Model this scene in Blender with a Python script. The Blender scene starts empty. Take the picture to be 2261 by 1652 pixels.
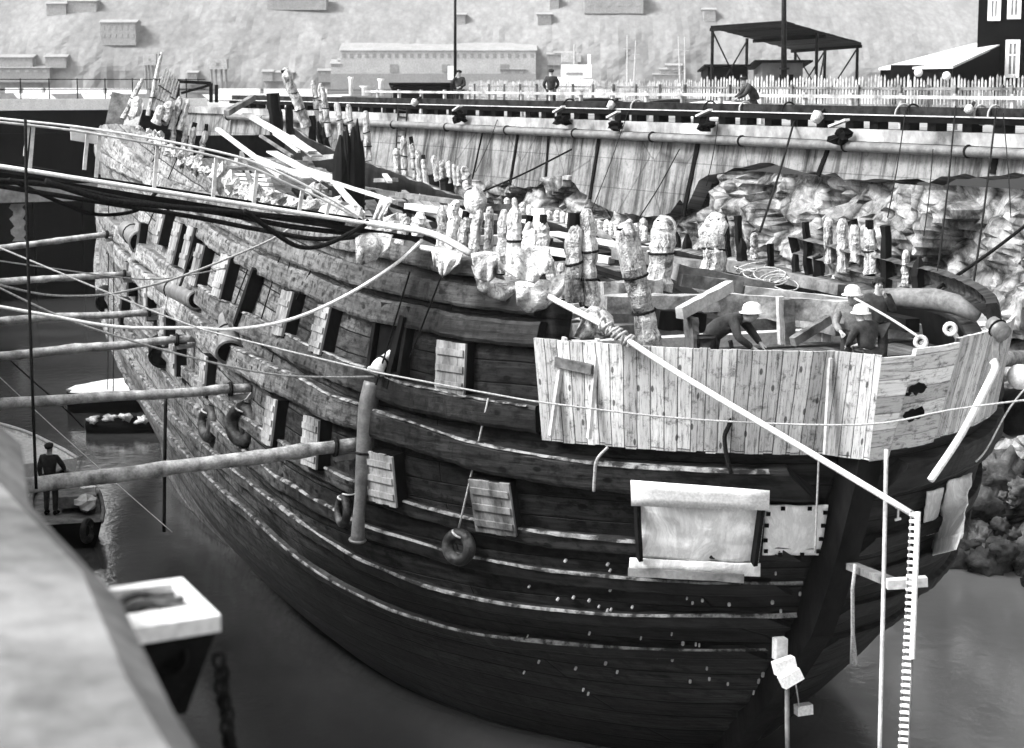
import bpy, bmesh, math, random
import numpy as np
from mathutils import Vector as V, Matrix, noise, Euler
from mathutils.bvhtree import BVHTree
random.seed(7)
SC = bpy.context.scene
COL = SC.collection
# ------------------------------------------------------------------ camera
FPX, CX, CY, HZ, H = 4270.0, 1130.5, 826.0, 182.0, 11.0
PITCH = math.atan((CY - HZ) / FPX)
cam = bpy.data.cameras.new('camera'); camo = bpy.data.objects.new('camera', cam); COL.objects.link(camo)
camo.location = (0, 0, H); camo.rotation_euler = (math.pi / 2 - PITCH, 0, 0)
cam.sensor_width = 36.0; cam.lens = FPX / 2261.0 * 36.0
cam.clip_start = 0.1; cam.clip_end = 6000
cam.dof.use_dof = True; cam.dof.focus_distance = 36.0; cam.dof.aperture_fstop = 3.0
SC.camera = camo
# ------------------------------------------------------------------ world, sun, exposure
SUN_DIR = V((-0.66, -0.24, 0.71)).normalized()
w = bpy.data.worlds.new('World'); SC.world = w; w.use_nodes = True
nt = w.node_tree; nt.nodes.clear()
sky = nt.nodes.new('ShaderNodeTexSky'); sky.sky_type = 'NISHITA'; sky.sun_disc = False
sky.sun_elevation = math.asin(SUN_DIR.z); sky.sun_rotation = math.atan2(SUN_DIR.x, SUN_DIR.y)
sky.air_density = 1.0; sky.dust_density = 4.0
bw = nt.nodes.new('ShaderNodeRGBToBW'); bg = nt.nodes.new('ShaderNodeBackground'); wo = nt.nodes.new('ShaderNodeOutputWorld')
bg.inputs['Strength'].default_value = 0.105
nt.links.new(sky.outputs[0], bw.inputs[0]); nt.links.new(bw.outputs[0], bg.inputs['Color']); nt.links.new(bg.outputs[0], wo.inputs[0])
sl = bpy.data.lights.new('sun', 'SUN'); so = bpy.data.objects.new('sun', sl); COL.objects.link(so)
sl.energy = 1.4; sl.angle = math.radians(20); sl.color = (1, 1, 1)
so.rotation_euler = SUN_DIR.to_track_quat('Z', 'Y').to_euler()
so.location = (-40, 10, 60)
SC.view_settings.view_transform = 'Standard'; SC.view_settings.look = 'None'
SC.view_settings.exposure = 2.3; SC.view_settings.gamma = 1.0
# ------------------------------------------------------------------ picture points to places
_F = V((0, math.cos(PITCH), -math.sin(PITCH))); _U = V((0, math.sin(PITCH), math.cos(PITCH))); _R = V((1, 0, 0)); _C = V((0, 0, H))
def rd(px, py): return _F + _R * ((px - CX) / FPX) - _U * ((py - CY) / FPX)
def pt(px, py, d): return _C + rd(px, py) * d
def pz(px, py, z):
    r = rd(px, py); return _C + r * ((z - H) / r.z)
def ppl(px, py, P0, N):
    r = rd(px, py); return _C + r * ((P0 - _C).dot(N) / r.dot(N))
def depth(p): return (p - _C).dot(_F)
def proj(p):
    q = p - _C; d = q.dot(_F); return CX + FPX * q.dot(_R) / d, CY - FPX * q.dot(_U) / d
def mpp(d): return d / FPX
# ------------------------------------------------------------------ materials (all neutral grey: a black and white picture)
def g(v): return (v, v, v, 1)
def new_mat(name):
    m = bpy.data.materials.new(name); m.use_nodes = True
    return m, m.node_tree, m.node_tree.nodes['Principled BSDF']
def N(t, typ, **kw):
    n = t.nodes.new(typ)
    for k, v in kw.items():
        if k in n.inputs: n.inputs[k].default_value = v
        else: setattr(n, k, v)
    return n
def ramp(t, fac, stops):
    r = t.nodes.new('ShaderNodeValToRGB'); e = r.color_ramp.elements
    while len(e) < len(stops): e.new(0.5)
    for el, (p, c) in zip(e, stops): el.position = p; el.color = g(c)
    t.links.new(fac, r.inputs[0]); return r.outputs[0]
def mix(t, typ, fac, a, b):
    n = t.nodes.new('ShaderNodeMix'); n.data_type = 'RGBA'; n.blend_type = typ
    for s, v in ((n.inputs[0], fac), (n.inputs[6], a), (n.inputs[7], b)):
        if isinstance(v, (int, float)): s.default_value = v if s.type == 'VALUE' else g(v)
        else: t.links.new(v, s)
    return n.outputs[2]
def mapping(t, src, sc=(1, 1, 1), rot=(0, 0, 0)):
    m = t.nodes.new('ShaderNodeMapping'); m.inputs['Scale'].default_value = sc; m.inputs['Rotation'].default_value = rot
    t.links.new(src, m.inputs['Vector']); return m.outputs[0]
def bump(t, bsdf, h, strength, dist=0.05):
    b = N(t, 'ShaderNodeBump', Strength=strength, Distance=dist); t.links.new(h, b.inputs['Height']); t.links.new(b.outputs[0], bsdf.inputs['Normal'])
def mat_noise(name, c0, c1, scale=3, stretch=(1, 1, 1), rough=0.8, spec=0.3, bmp=0.4, bd=0.03, lo=0.35, hi=0.65, fine=True, metallic=0.0):
    m, t, b = new_mat(name)
    tc = t.nodes.new('ShaderNodeTexCoord')
    v = mapping(t, tc.outputs['Object'], stretch)
    n = N(t, 'ShaderNodeTexNoise', Scale=scale, Detail=8.0, Roughness=0.65); t.links.new(v, n.inputs['Vector'])
    col = ramp(t, n.outputs[0], [(lo, c0), (hi, c1)])
    h = n.outputs[0]
    if fine:
        n2 = N(t, 'ShaderNodeTexNoise', Scale=scale * 9, Detail=4.0); t.links.new(v, n2.inputs['Vector'])
        col = mix(t, 'MULTIPLY', 0.6, col, ramp(t, n2.outputs[0], [(0.3, 0.45), (0.7, 1.0)]))
    t.links.new(col, b.inputs['Base Color']); b.inputs['Roughness'].default_value = rough
    b.inputs['Specular IOR Level'].default_value = spec if c1 > 0.03 else 0.04; b.inputs['Metallic'].default_value = metallic
    if bmp: bump(t, b, h, bmp, bd)
    return m
def mat_planks(name, c0, c1, seam, run, row, rough=0.8, spec=0.25, bolts=None, grain=(0.6, 9), bmp=0.6, horizontal=True, blot=0.35, wear=None, dry=None):
    """UV wood: u along the ship (or wall), v up, both in metres"""
    m, t, b = new_mat(name)
    uv = t.nodes.new('ShaderNodeUVMap').outputs[0]
    v = mapping(t, uv, (1, 1, 1), (0, 0, 0) if horizontal else (0, 0, math.pi / 2))
    wob = N(t, 'ShaderNodeTexNoise', Scale=0.9, Detail=2.0); t.links.new(uv, wob.inputs['Vector'])
    wv = t.nodes.new('ShaderNodeVectorMath'); wv.operation = 'MULTIPLY_ADD'
    t.links.new(wob.outputs['Color'], wv.inputs[0]); wv.inputs[1].default_value = (0.06, 0.06, 0); t.links.new(v, wv.inputs[2])
    br = N(t, 'ShaderNodeTexBrick', Color1=g(0.5), Color2=g(1.0), Mortar=g(seam), Scale=1.0)
    br.inputs['Mortar Size'].default_value = row * 0.05; br.inputs['Mortar Smooth'].default_value = 0.6
    br.inputs['Brick Width'].default_value = run; br.inputs['Row Height'].default_value = row; br.offset = 0.37
    t.links.new(wv.outputs[0], br.inputs['Vector'])
    gr = N(t, 'ShaderNodeTexNoise', Scale=1.0, Detail=9.0, Roughness=0.7)
    t.links.new(mapping(t, v, (grain[0], grain[1], 1)), gr.inputs['Vector'])
    bl = N(t, 'ShaderNodeTexNoise', Scale=blot, Detail=7.0, Roughness=0.68); t.links.new(uv, bl.inputs['Vector'])
    s = N(t, 'ShaderNodeMath', operation='ADD'); t.links.new(gr.outputs[0], s.inputs[0]); t.links.new(bl.outputs[0], s.inputs[1])
    hs = N(t, 'ShaderNodeMath', operation='MULTIPLY'); t.links.new(s.outputs[0], hs.inputs[0]); hs.inputs[1].default_value = 0.5
    fac = hs.outputs[0]
    col = ramp(t, fac, [(0.36, c0), (0.52, (c0 + c1) * 0.45), (0.66, c1)])
    if dry:                                                     # sprayed wet at one end, dried and bleached at the other
        sp = t.nodes.new('ShaderNodeSeparateXYZ'); t.links.new(uv, sp.inputs[0])
        n3 = N(t, 'ShaderNodeMath', operation='MULTIPLY_ADD'); t.links.new(bl.outputs[0], n3.inputs[0]); n3.inputs[1].default_value = 9.0; t.links.new(sp.outputs[0], n3.inputs[2])
        n4 = N(t, 'ShaderNodeMath', operation='MULTIPLY_ADD'); t.links.new(sp.outputs[1], n4.inputs[0]); n4.inputs[1].default_value = dry[3]; t.links.new(n3.outputs[0], n4.inputs[2])
        mr = N(t, 'ShaderNodeMapRange'); mr.inputs[1].default_value = dry[0]; mr.inputs[2].default_value = dry[1]; mr.inputs[3].default_value = 0; mr.inputs[4].default_value = 1
        t.links.new(n4.outputs[0], mr.inputs[0])
        col2 = ramp(t, fac, [(0.34, c1 * 0.35), (0.5, dry[2] * 0.6), (0.64, dry[2])])
        col = mix(t, 'MIX', mr.outputs[0], col, col2)
    col = mix(t, 'MULTIPLY', 1.0, col, br.outputs[0])
    ck = N(t, 'ShaderNodeTexNoise', Scale=1.0, Detail=4.0, Roughness=0.8); t.links.new(mapping(t, v, (grain[0] * 3.2, grain[1] * 2.6, 1)), ck.inputs['Vector'])
    col = mix(t, 'MULTIPLY', 0.85, col, ramp(t, ck.outputs[0], [(0.36, 0.12), (0.48, 0.9), (0.62, 1.0)]))
    pk = N(t, 'ShaderNodeTexNoise', Scale=5.5, Detail=5.0, Roughness=0.75); t.links.new(uv, pk.inputs['Vector'])
    col = mix(t, 'MULTIPLY', 0.9, col, ramp(t, pk.outputs[0], [(0.40, 0.12), (0.52, 1.0)])) if dry else mix(t, 'MULTIPLY', 0.8, col, ramp(t, pk.outputs[0], [(0.34, 0.15), (0.46, 1.0)]))
    h = mix(t, 'MULTIPLY', 0.9, fac, br.outputs[0])
    if bolts:
        vo = N(t, 'ShaderNodeTexVoronoi', Scale=1.0, voronoi_dimensions='2D'); vo.inputs['Randomness'].default_value = 0.9
        t.links.new(mapping(t, uv, (bolts[0], bolts[1], 1)), vo.inputs['Vector'])
        dots = ramp(t, vo.outputs['Distance'], [(bolts[2] * 0.7, bolts[3]), (bolts[2], 1.0)])
        col = mix(t, 'MULTIPLY', 1.0, col, dots) if bolts[3] < 1 else mix(t, 'MIX', ramp(t, vo.outputs['Distance'], [(bolts[2] * 0.7, 1.0), (bolts[2], 0.0)]), col, 0.5)
    t.links.new(col, b.inputs['Base Color'])
    b.inputs['Roughness'].default_value = rough; b.inputs['Specular IOR Level'].default_value = spec
    if bmp: bump(t, b, h, bmp, 0.05)
    return m
def mat_concrete():
    m, t, b = new_mat('streaked_concrete')
    uv = t.nodes.new('ShaderNodeUVMap').outputs[0]
    n = N(t, 'ShaderNodeTexNoise', Scale=1.2, Detail=8.0, Roughness=0.7); t.links.new(uv, n.inputs['Vector'])
    base = ramp(t, n.outputs[0], [(0.3, 0.10), (0.7, 0.24)])
    st = N(t, 'ShaderNodeTexNoise', Scale=1.0, Detail=6.0, Roughness=0.75); t.links.new(mapping(t, uv, (0.9, 0.10, 1)), st.inputs['Vector'])
    st2 = N(t, 'ShaderNodeTexNoise', Scale=1.0, Detail=3.0); t.links.new(mapping(t, uv, (3.0, 0.2, 1)), st2.inputs['Vector'])
    a = mix(t, 'MULTIPLY', 1.0, base, ramp(t, st.outputs[0], [(0.39, 0.12), (0.53, 1.0)]))
    a = mix(t, 'MULTIPLY', 1.0, a, ramp(t, st2.outputs[0], [(0.34, 0.35), (0.47, 1.0)]))
    vo = N(t, 'ShaderNodeTexVoronoi', Scale=0.35, feature='DISTANCE_TO_EDGE'); t.links.new(mapping(t, uv, (1, 0.7, 1)), vo.inputs['Vector'])
    a = mix(t, 'MULTIPLY', 0.7, a, ramp(t, vo.outputs['Distance'], [(0.0, 0.25), (0.012, 1.0)]))
    br = N(t, 'ShaderNodeTexBrick', Color1=g(0.85), Color2=g(1.0), Mortar=g(0.35), Scale=1.0); br.inputs['Mortar Size'].default_value = 0.018; br.inputs['Mortar Smooth'].default_value = 0.3; br.inputs['Brick Width'].default_value = 5.3; br.inputs['Row Height'].default_value = 0.95
    t.links.new(uv, br.inputs['Vector']); a = mix(t, 'MULTIPLY', 0.7, a, br.outputs[0])
    sp = N(t, 'ShaderNodeTexNoise', Scale=6.0, Detail=6.0, Roughness=0.8); t.links.new(uv, sp.inputs['Vector']); a = mix(t, 'MULTIPLY', 0.6, a, ramp(t, sp.outputs[0], [(0.36, 0.3), (0.48, 1.0)]))
    t.links.new(a, b.inputs['Base Color']); b.inputs['Roughness'].default_value = 0.9; b.inputs['Specular IOR Level'].default_value = 0.2
    bump(t, b, n.outputs[0], 0.3, 0.05)
    return m
def mat_wrap(name, lo=0.28, hi=0.85, scale=3.2, crease=0.7):
    """crumpled plastic sheet over dark timber"""
    m, t, b = new_mat(name)
    tc = t.nodes.new('ShaderNodeTexCoord')
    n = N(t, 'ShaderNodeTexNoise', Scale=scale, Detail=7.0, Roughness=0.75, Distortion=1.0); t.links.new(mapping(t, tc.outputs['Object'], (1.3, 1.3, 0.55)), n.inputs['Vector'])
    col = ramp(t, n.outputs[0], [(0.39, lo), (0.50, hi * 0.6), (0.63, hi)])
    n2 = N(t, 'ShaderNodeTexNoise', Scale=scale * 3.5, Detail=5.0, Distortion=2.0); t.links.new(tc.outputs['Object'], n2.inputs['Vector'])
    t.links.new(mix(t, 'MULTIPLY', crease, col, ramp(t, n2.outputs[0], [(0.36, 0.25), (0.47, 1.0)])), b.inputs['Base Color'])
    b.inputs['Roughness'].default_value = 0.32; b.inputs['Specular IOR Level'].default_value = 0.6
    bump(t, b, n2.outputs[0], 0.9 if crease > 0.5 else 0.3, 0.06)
    return m
def mat_rock():
    m, t, b = new_mat('blasted_rock')
    tc = t.nodes.new('ShaderNodeTexCoord'); ob = mapping(t, tc.outputs['Object'], (1, 1, 0.7), (0.3, 0.2, 0.4))
    n = N(t, 'ShaderNodeTexNoise', Scale=2.0, Detail=9.0, Roughness=0.75, Distortion=0.5); t.links.new(ob, n.inputs['Vector'])
    w_ = t.nodes.new('ShaderNodeVectorMath'); w_.operation = 'MULTIPLY_ADD'; t.links.new(n.outputs['Color'], w_.inputs[0]); w_.inputs[1].default_value = (0.5, 0.5, 0.5); t.links.new(ob, w_.inputs[2])
    vo = N(t, 'ShaderNodeTexVoronoi', Scale=0.75, feature='DISTANCE_TO_EDGE'); t.links.new(w_.outputs[0], vo.inputs['Vector'])
    vc = N(t, 'ShaderNodeTexVoronoi', Scale=1.9); t.links.new(w_.outputs[0], vc.inputs['Vector'])
    col = ramp(t, n.outputs[0], [(0.34, 0.05), (0.48, 0.20), (0.64, 0.42)])
    col = mix(t, 'MULTIPLY', 0.9, col, ramp(t, vo.outputs['Distance'], [(0.0, 0.04), (0.05, 0.5), (0.12, 1.0)]))
    sp = t.nodes.new('ShaderNodeSeparateXYZ'); t.links.new(vc.outputs['Color'], sp.inputs[0])
    col = mix(t, 'MULTIPLY', 0.8, col, ramp(t, sp.outputs[0], [(0.1, 0.35), (0.8, 1.0)]))
    t.links.new(col, b.inputs['Base Color']); b.inputs['Roughness'].default_value = 0.9; b.inputs['Specular IOR Level'].default_value = 0.2
    h = mix(t, 'ADD', 0.6, n.outputs[0], ramp(t, vo.outputs['Distance'], [(0.0, 0.0), (0.15, 1.0)]))
    bump(t, b, h, 0.6, 0.10)
    return m
def mat_hill():
    m, t, b = new_mat('hazed_wooded_cliff')
    tc = t.nodes.new('ShaderNodeTexCoord'); ob = mapping(t, tc.outputs['Object'], (1, 0.25, 1))
    n = N(t, 'ShaderNodeTexNoise', Scale=0.05, Detail=6.0, Roughness=0.6); t.links.new(ob, n.inputs['Vector'])
    vo = N(t, 'ShaderNodeTexVoronoi', Scale=0.42); t.links.new(ob, vo.inputs['Vector'])
    v2 = N(t, 'ShaderNodeTexNoise', Scale=0.9, Detail=4.0, Roughness=0.7); t.links.new(ob, v2.inputs['Vector'])
    col = ramp(t, n.outputs[0], [(0.40, 0.16), (0.60, 0.20)])  # kept pale and low in contrast: distance haze put into the colour
    col = mix(t, 'MULTIPLY', 0.35, col, ramp(t, vo.outputs['Distance'], [(0.15, 1.0), (0.75, 0.45)]))
    col = mix(t, 'MULTIPLY', 0.35, col, ramp(t, v2.outputs[0], [(0.38, 0.5), (0.6, 1.0)]))
    t.links.new(col, b.inputs['Base Color']); b.inputs['Roughness'].default_value = 1.0; b.inputs['Specular IOR Level'].default_value = 0.05
    return m
def mat_water():
    m, t, b = new_mat('dock_water')
    tc = t.nodes.new('ShaderNodeTexCoord')
    n = N(t, 'ShaderNodeTexNoise', Scale=2.2, Detail=6.0, Roughness=0.6); t.links.new(mapping(t, tc.outputs['Object'], (1, 0.8, 1)), n.inputs['Vector'])
    n2 = N(t, 'ShaderNodeTexNoise', Scale=0.25, Detail=3.0); t.links.new(tc.outputs['Object'], n2.inputs['Vector'])
    t.links.new(ramp(t, n2.outputs[0], [(0.35, 0.025), (0.65, 0.05)]), b.inputs['Base Color'])
    b.inputs['Roughness'].default_value = 0.06; b.inputs['IOR'].default_value = 2.8
    # paler muddy base colour towards the rock side paints in the bright reflection
    sp = t.nodes.new('ShaderNodeSeparateXYZ'); t.links.new(tc.outputs['Object'], sp.inputs[0])
    ad = N(t, 'ShaderNodeMath', operation='MULTIPLY_ADD'); t.links.new(n2.outputs[0], ad.inputs[0]); ad.inputs[1].default_value = 5.0; t.links.new(sp.outputs[0], ad.inputs[2])
    refl = ramp(t, ad.outputs[0], [(0.0, 0.0), (1.0, 1.0)]); mr = N(t, 'ShaderNodeMapRange'); mr.inputs[1].default_value = 6.5; mr.inputs[2].default_value = 10.5
    t.links.new(ad.outputs[0], mr.inputs[0])
    clear = ramp(t, n2.outputs[0], [(0.35, 0.03), (0.65, 0.055)])
    t.links.new(mix(t, 'MIX', mr.outputs[0], clear, 0.36), b.inputs['Base Color'])
    n4 = N(t, 'ShaderNodeTexNoise', Scale=0.7, Detail=2.0); t.links.new(tc.outputs['Object'], n4.inputs['Vector'])
    bump(t, b, mix(t, 'ADD', 0.25, n.outputs[0], n4.outputs[0]), 0.13, 0.10)
    return m
M = {}
M['hull'] = mat_planks('wet_old_oak_planking', 0.0012, 0.060, 0.08, 7.0, 0.33, rough=0.58, spec=0.1, bolts=(1.3, 1.9, 0.085, 0.12), blot=0.5, dry=(11.0, 23.0, 0.42, 0.8), bmp=1.0)
M['wale'] = mat_planks('old_oak_wale', 0.0015, 0.050, 0.5, 9.0, 2.0, rough=0.55, spec=0.16, bolts=(1.7, 2.2, 0.10, 0.10), blot=0.6, dry=(9.5, 22.0, 0.46, 0.8), bmp=0.9)
M['screen'] = mat_planks('weathered_softwood_boards', 0.52, 0.86, 0.10, 9.0, 0.19, rough=0.85, horizontal=False, grain=(0.8, 14), bolts=(3.1, 1.3, 0.075, 0.2), bmp=0.4, blot=0.9)
M['deck'] = mat_planks('old_deck_boards', 0.010, 0.20, 0.05, 5.0, 0.24, rough=0.8, grain=(0.7, 10), bmp=0.7, blot=0.6)
M['lid'] = mat_noise('weathered_oak_lid', 0.05, 0.34, 2.2, (1, 1, 0.35), rough=0.8, bmp=0.6)
M['darkwood'] = mat_noise('wet_black_oak', 0.002, 0.014, 2.5, (1, 1, 0.3), rough=0.6, bmp=0.7)
M['timber'] = mat_noise('grey_timber', 0.04, 0.22, 2.0, (1, 1, 1), rough=0.85, bmp=0.6)
M['silt_hilite'] = mat_noise('pale_silt_and_highlight', 0.01, 0.24, 4.5, rough=0.85, bmp=0.4, lo=0.42, hi=0.58)  # silt tone, pale enough to paint the highlight along wale edges
M['picket'] = mat_noise('weathered_pickets', 0.14, 0.5, 1.2, rough=0.9, bmp=0.0)
M['paletimber'] = mat_noise('pale_sawn_timber', 0.32, 0.60, 2.0, (1, 1, 1), rough=0.85, bmp=0.4)
M['log'] = mat_noise('barked_log', 0.09, 0.50, 3.2, (1, 1, 1), rough=0.8, bmp=0.7)
M['tar'] = mat_noise('tarred_timber', 0.001, 0.006, 2.5, rough=0.7, bmp=0.4)
M['beam'] = mat_noise('tarred_edge_timber', 0.004, 0.03, 2.5, rough=0.7, bmp=0.4)
M['wrap'] = mat_wrap('crumpled_plastic', 0.05, 0.62, 4.0)
M['wrapw'] = mat_wrap('fresh_white_plastic', 0.26, 0.80, 2.6)
M['canvas'] = mat_wrap('stained_canvas', 0.86, 1.0, 0.9, 0.05); M['canvas'].node_tree.nodes['Principled BSDF'].inputs['Roughness'].default_value = 0.8
M['white'] = mat_noise('white_paint', 0.68, 0.84, 3, rough=0.6, bmp=0.1)
M['pale'] = mat_noise('pale_render', 0.45, 0.62, 1.0, rough=0.9, bmp=0.0)
M['iron'] = mat_noise('black_iron', 0.003, 0.018, 4, rough=0.45, spec=0.5, bmp=0.3)
M['steel'] = mat_noise('dull_steel_pipe', 0.07, 0.18, 3, rough=0.45, spec=0.5, bmp=0.1)
M['rope'] = mat_noise('hemp_rope', 0.22, 0.5, 30, rough=0.95, bmp=0.4)
M['tarrope'] = mat_noise('wet_rope', 0.015, 0.14, 12, rough=0.9, bmp=0.3)
M['darkrope'] = mat_noise('tarred_rope', 0.004, 0.02, 30, rough=0.8, bmp=0.4)
M['rubber'] = mat_noise('worn_rubber', 0.006, 0.10, 5, rough=0.6, bmp=0.4, lo=0.45, hi=0.75)
M['cloth'] = mat_noise('dark_work_cloth', 0.008, 0.045, 6, rough=0.95, bmp=0.3)
M['greycloth'] = mat_noise('grey_work_cloth', 0.06, 0.22, 6, rough=0.95, bmp=0.3)
M['skin'] = mat_noise('skin', 0.28, 0.36, 6, rough=0.6, bmp=0.0)
M['hair'] = mat_noise('dark_hair', 0.01, 0.03, 20, rough=0.7, bmp=0.2)
M['helmet'] = mat_noise('white_helmet_shell', 0.74, 0.84, 3, rough=0.35, spec=0.5, bmp=0.0)
M['concrete'] = mat_concrete()
M['ledge'] = mat_noise('worn_pale_concrete', 0.04, 0.20, 1.0, rough=0.9, bmp=0.8, bd=0.06, lo=0.32, hi=0.58)
M['ground'] = mat_noise('trodden_ground', 0.16, 0.28, 0.8, rough=0.95, bmp=0.3)
M['rock'] = mat_rock()
M['gate'] = mat_noise('dark_stained_gate', 0.001, 0.008, 0.5, (1, 1, 0.4), rough=0.7, bmp=0.4)
M['ledgeband'] = mat_noise('stained_gate_ledge', 0.07, 0.4, 0.5, (1, 1, 1), rough=0.9, bmp=0.3)
M['hill'] = mat_hill()
M['farwall'] = mat_noise('far_pale_wall', 0.26, 0.34, 0.2, rough=0.9, bmp=0.0)
M['farshade'] = mat_noise('far_dull_wall', 0.15, 0.19, 0.2, rough=0.9, bmp=0.0)
M['glass'] = mat_noise('dim_window_glass', 0.10, 0.3, 1.5, rough=0.15, spec=0.6, bmp=0.0)
M['water'] = mat_water()
M['housewall'] = mat_noise('dark_house_boards', 0.001, 0.004, 1.5, rough=0.8, bmp=0.2)
# ------------------------------------------------------------------ mesh builder
class MB:
    def __init__(s): s.v = []; s.f = []; s.uv = {}
    def quad(s, a, b, c, d, uv=None):
        i = len(s.v); s.v += [V(a), V(b), V(c), V(d)]; s.f.append((i, i + 1, i + 2, i + 3))
        if uv: s.uv[len(s.f) - 1] = uv
        return s
    def box(s, c, ax, ay, az):
        c, ax, ay, az = V(c), V(ax), V(ay), V(az); i = len(s.v)
        for sx, sy, sz in ((-1,-1,-1),(1,-1,-1),(1,1,-1),(-1,1,-1),(-1,-1,1),(1,-1,1),(1,1,1),(-1,1,1)):
            s.v.append(c + ax * sx + ay * sy + az * sz)
        flip = ax.cross(ay).dot(az) < 0
        for f in ((3,2,1,0),(4,5,6,7),(0,1,5,4),(1,2,6,5),(2,3,7,6),(3,0,4,7)):
            ff = tuple(i + k for k in f); s.f.append(ff[::-1] if flip else ff)
        return s
    def ab(s, x0, y0, z0, x1, y1, z1):
        return s.box(((x0+x1)/2, (y0+y1)/2, (z0+z1)/2), ((x1-x0)/2,0,0), (0,(y1-y0)/2,0), (0,0,(z1-z0)/2))
    def beam(s, p0, p1, w_, h_, up=(0, 0, 1), jit=0.0, seg=1):
        p0, p1 = V(p0), V(p1); d = (p1 - p0); L = d.length
        if L < 1e-6: return s
        d.normalize(); up = V(up)
        x = d.cross(up)
        if x.length < 1e-4: x = d.cross(V((1, 0, 0)))
        x.normalize(); z = x.cross(d)
        if jit == 0: return s.box((p0 + p1) / 2, x * w_ / 2, d * L / 2, z * h_ / 2)
        i = len(s.v); n = max(2, int(seg) + 1)
        for k in range(n):
            c = p0 + d * L * k / (n - 1)
            for sx, sz in ((-1,-1),(1,-1),(1,1),(-1,1)):
                s.v.append(c + x * (w_ / 2 * sx * (1 + random.uniform(-jit, jit))) + z * (h_ / 2 * sz * (1 + random.uniform(-jit, jit))))
        for k in range(n - 1):
            for q in range(4):
                a = i + k * 4 + q; b = i + k * 4 + (q + 1) % 4; s.f.append((a, b, b + 4, a + 4))
        s.f.append((i + 3, i + 2, i + 1, i)); e = i + (n - 1) * 4; s.f.append((e, e + 1, e + 2, e + 3))
        return s
    def tube(s, pts, r, n=8, cap=True, jit=0.0, sx=1.0):
        pts = [V(p) for p in pts]; m = len(pts); rs = [r] * m if isinstance(r, (int, float)) else r
        i = len(s.v); px = None
        for k in range(m):
            d = (pts[min(k + 1, m - 1)] - pts[max(k - 1, 0)])
            d = d.normalized() if d.length > 1e-9 else V((0, 0, 1))
            if px is None:
                px = d.cross(V((0, 0, 1)))
                if px.length < 0.05: px = d.cross(V((0, 1, 0)))
            px = (px - d * px.dot(d)).normalized(); py = d.cross(px)
            for q in range(n):
                a = 2 * math.pi * q / n; rr = rs[k] * (1 + (noise.noise(pts[k] * 2.4 + V((q * 1.7, 0, i * .37))) * jit if jit else 0))
                s.v.append(pts[k] + px * math.cos(a) * rr * sx + py * math.sin(a) * rr)
        for k in range(m - 1):
            for q in range(n):
                a = i + k * n + q; b = i + k * n + (q + 1) % n; s.f.append((a, b, b + n, a + n))
        if cap:
            s.f.append(tuple(i + q for q in range(n))[::-1]); s.f.append(tuple(i + (m - 1) * n + q for q in range(n)))
        return s
    def ball(s, c, r, nu=10, nv=7, sz=1.0, jit=0.0):
        c = V(c); P = []
        for k in range(nv + 1):
            a = math.pi * k / nv
            P.append((c + V((0, 0, -math.cos(a) * r * sz)), max(1e-3, math.sin(a) * r)))
        i = len(s.v)
        for p, rr in P:
            for q in range(nu):
                t_ = 2 * math.pi * q / nu; o = V((math.cos(t_) * rr, math.sin(t_) * rr, 0))
                e = 1 + (noise.noise((p + o) * (2.5 / r)) * jit if jit else 0); s.v.append(c + (p + o - c) * e)
        for k in range(nv):
            for q in range(nu):
                a = i + k * nu + q; b = i + k * nu + (q + 1) % nu; s.f.append((a, b, b + nu, a + nu))
        return s
    def torus(s, c, ax, R, r, n=20, k=8):
        c, ax = V(c), V(ax).normalized(); u = ax.cross(V((0, 0, 1)))
        if u.length < 0.05: u = ax.cross(V((0, 1, 0)))
        u.normalize(); w_ = ax.cross(u); i = len(s.v)
        for a in range(n):
            A = 2 * math.pi * a / n; rd_ = u * math.cos(A) + w_ * math.sin(A)
            for b in range(k):
                B = 2 * math.pi * b / k; s.v.append(c + rd_ * (R + r * math.cos(B)) + ax * r * math.sin(B))
        for a in range(n):
            for b in range(k):
                s.f.append((i + a * k + b, i + ((a + 1) % n) * k + b, i + ((a + 1) % n) * k + (b + 1) % k, i + a * k + (b + 1) % k))
        return s
    def prism(s, poly, ext):
        poly = [V(p) for p in poly]; ext = V(ext); i = len(s.v); n = len(poly)
        s.v += poly + [p + ext for p in poly]
        s.f.append(tuple(range(i + n - 1, i - 1, -1))); s.f.append(tuple(range(i + n, i + 2 * n)))
        for q in range(n):
            a, b = i + q, i + (q + 1) % n; s.f.append((a, b, b + n, a + n))
        return s
    def grid(s, fn, nu, nv, uvfn=None):
        i = len(s.v)
        for a in range(nu + 1):
            for b in range(nv + 1): s.v.append(V(fn(a / nu, b / nv)))
        for a in range(nu):
            for b in range(nv):
                k = i + a * (nv + 1) + b; s.f.append((k, k + nv + 1, k + nv + 2, k + 1))
                if uvfn: s.uv[len(s.f) - 1] = [uvfn(x, y) for x, y in ((a/nu, b/nv), ((a+1)/nu, b/nv), ((a+1)/nu, (b+1)/nv), (a/nu, (b+1)/nv))]
        return s
    def build(s, name, m, parent=None, smooth=False):
        off = parent_loc(parent) if parent else V((0, 0, 0))
        me = bpy.data.meshes.new(name)
        me.from_pydata([tuple(v - off) for v in s.v], [], s.f)
        if s.uv:
            ul = me.uv_layers.new(name='UVMap')
            for p in me.polygons:
                u = s.uv.get(p.index)
                if u:
                    for li, c in zip(p.loop_indices, u): ul.data[li].uv = c
        me.materials.append(M[m] if isinstance(m, str) else m)
        if smooth: me.polygons.foreach_set('use_smooth', [True] * len(me.polygons))
        me.update()
        o = bpy.data.objects.new(name, me); COL.objects.link(o)
        if parent: o.parent = parent
        return o
def parent_loc(p):
    l = V((0, 0, 0))
    while p: l += p.location; p = p.parent
    return l
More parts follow.
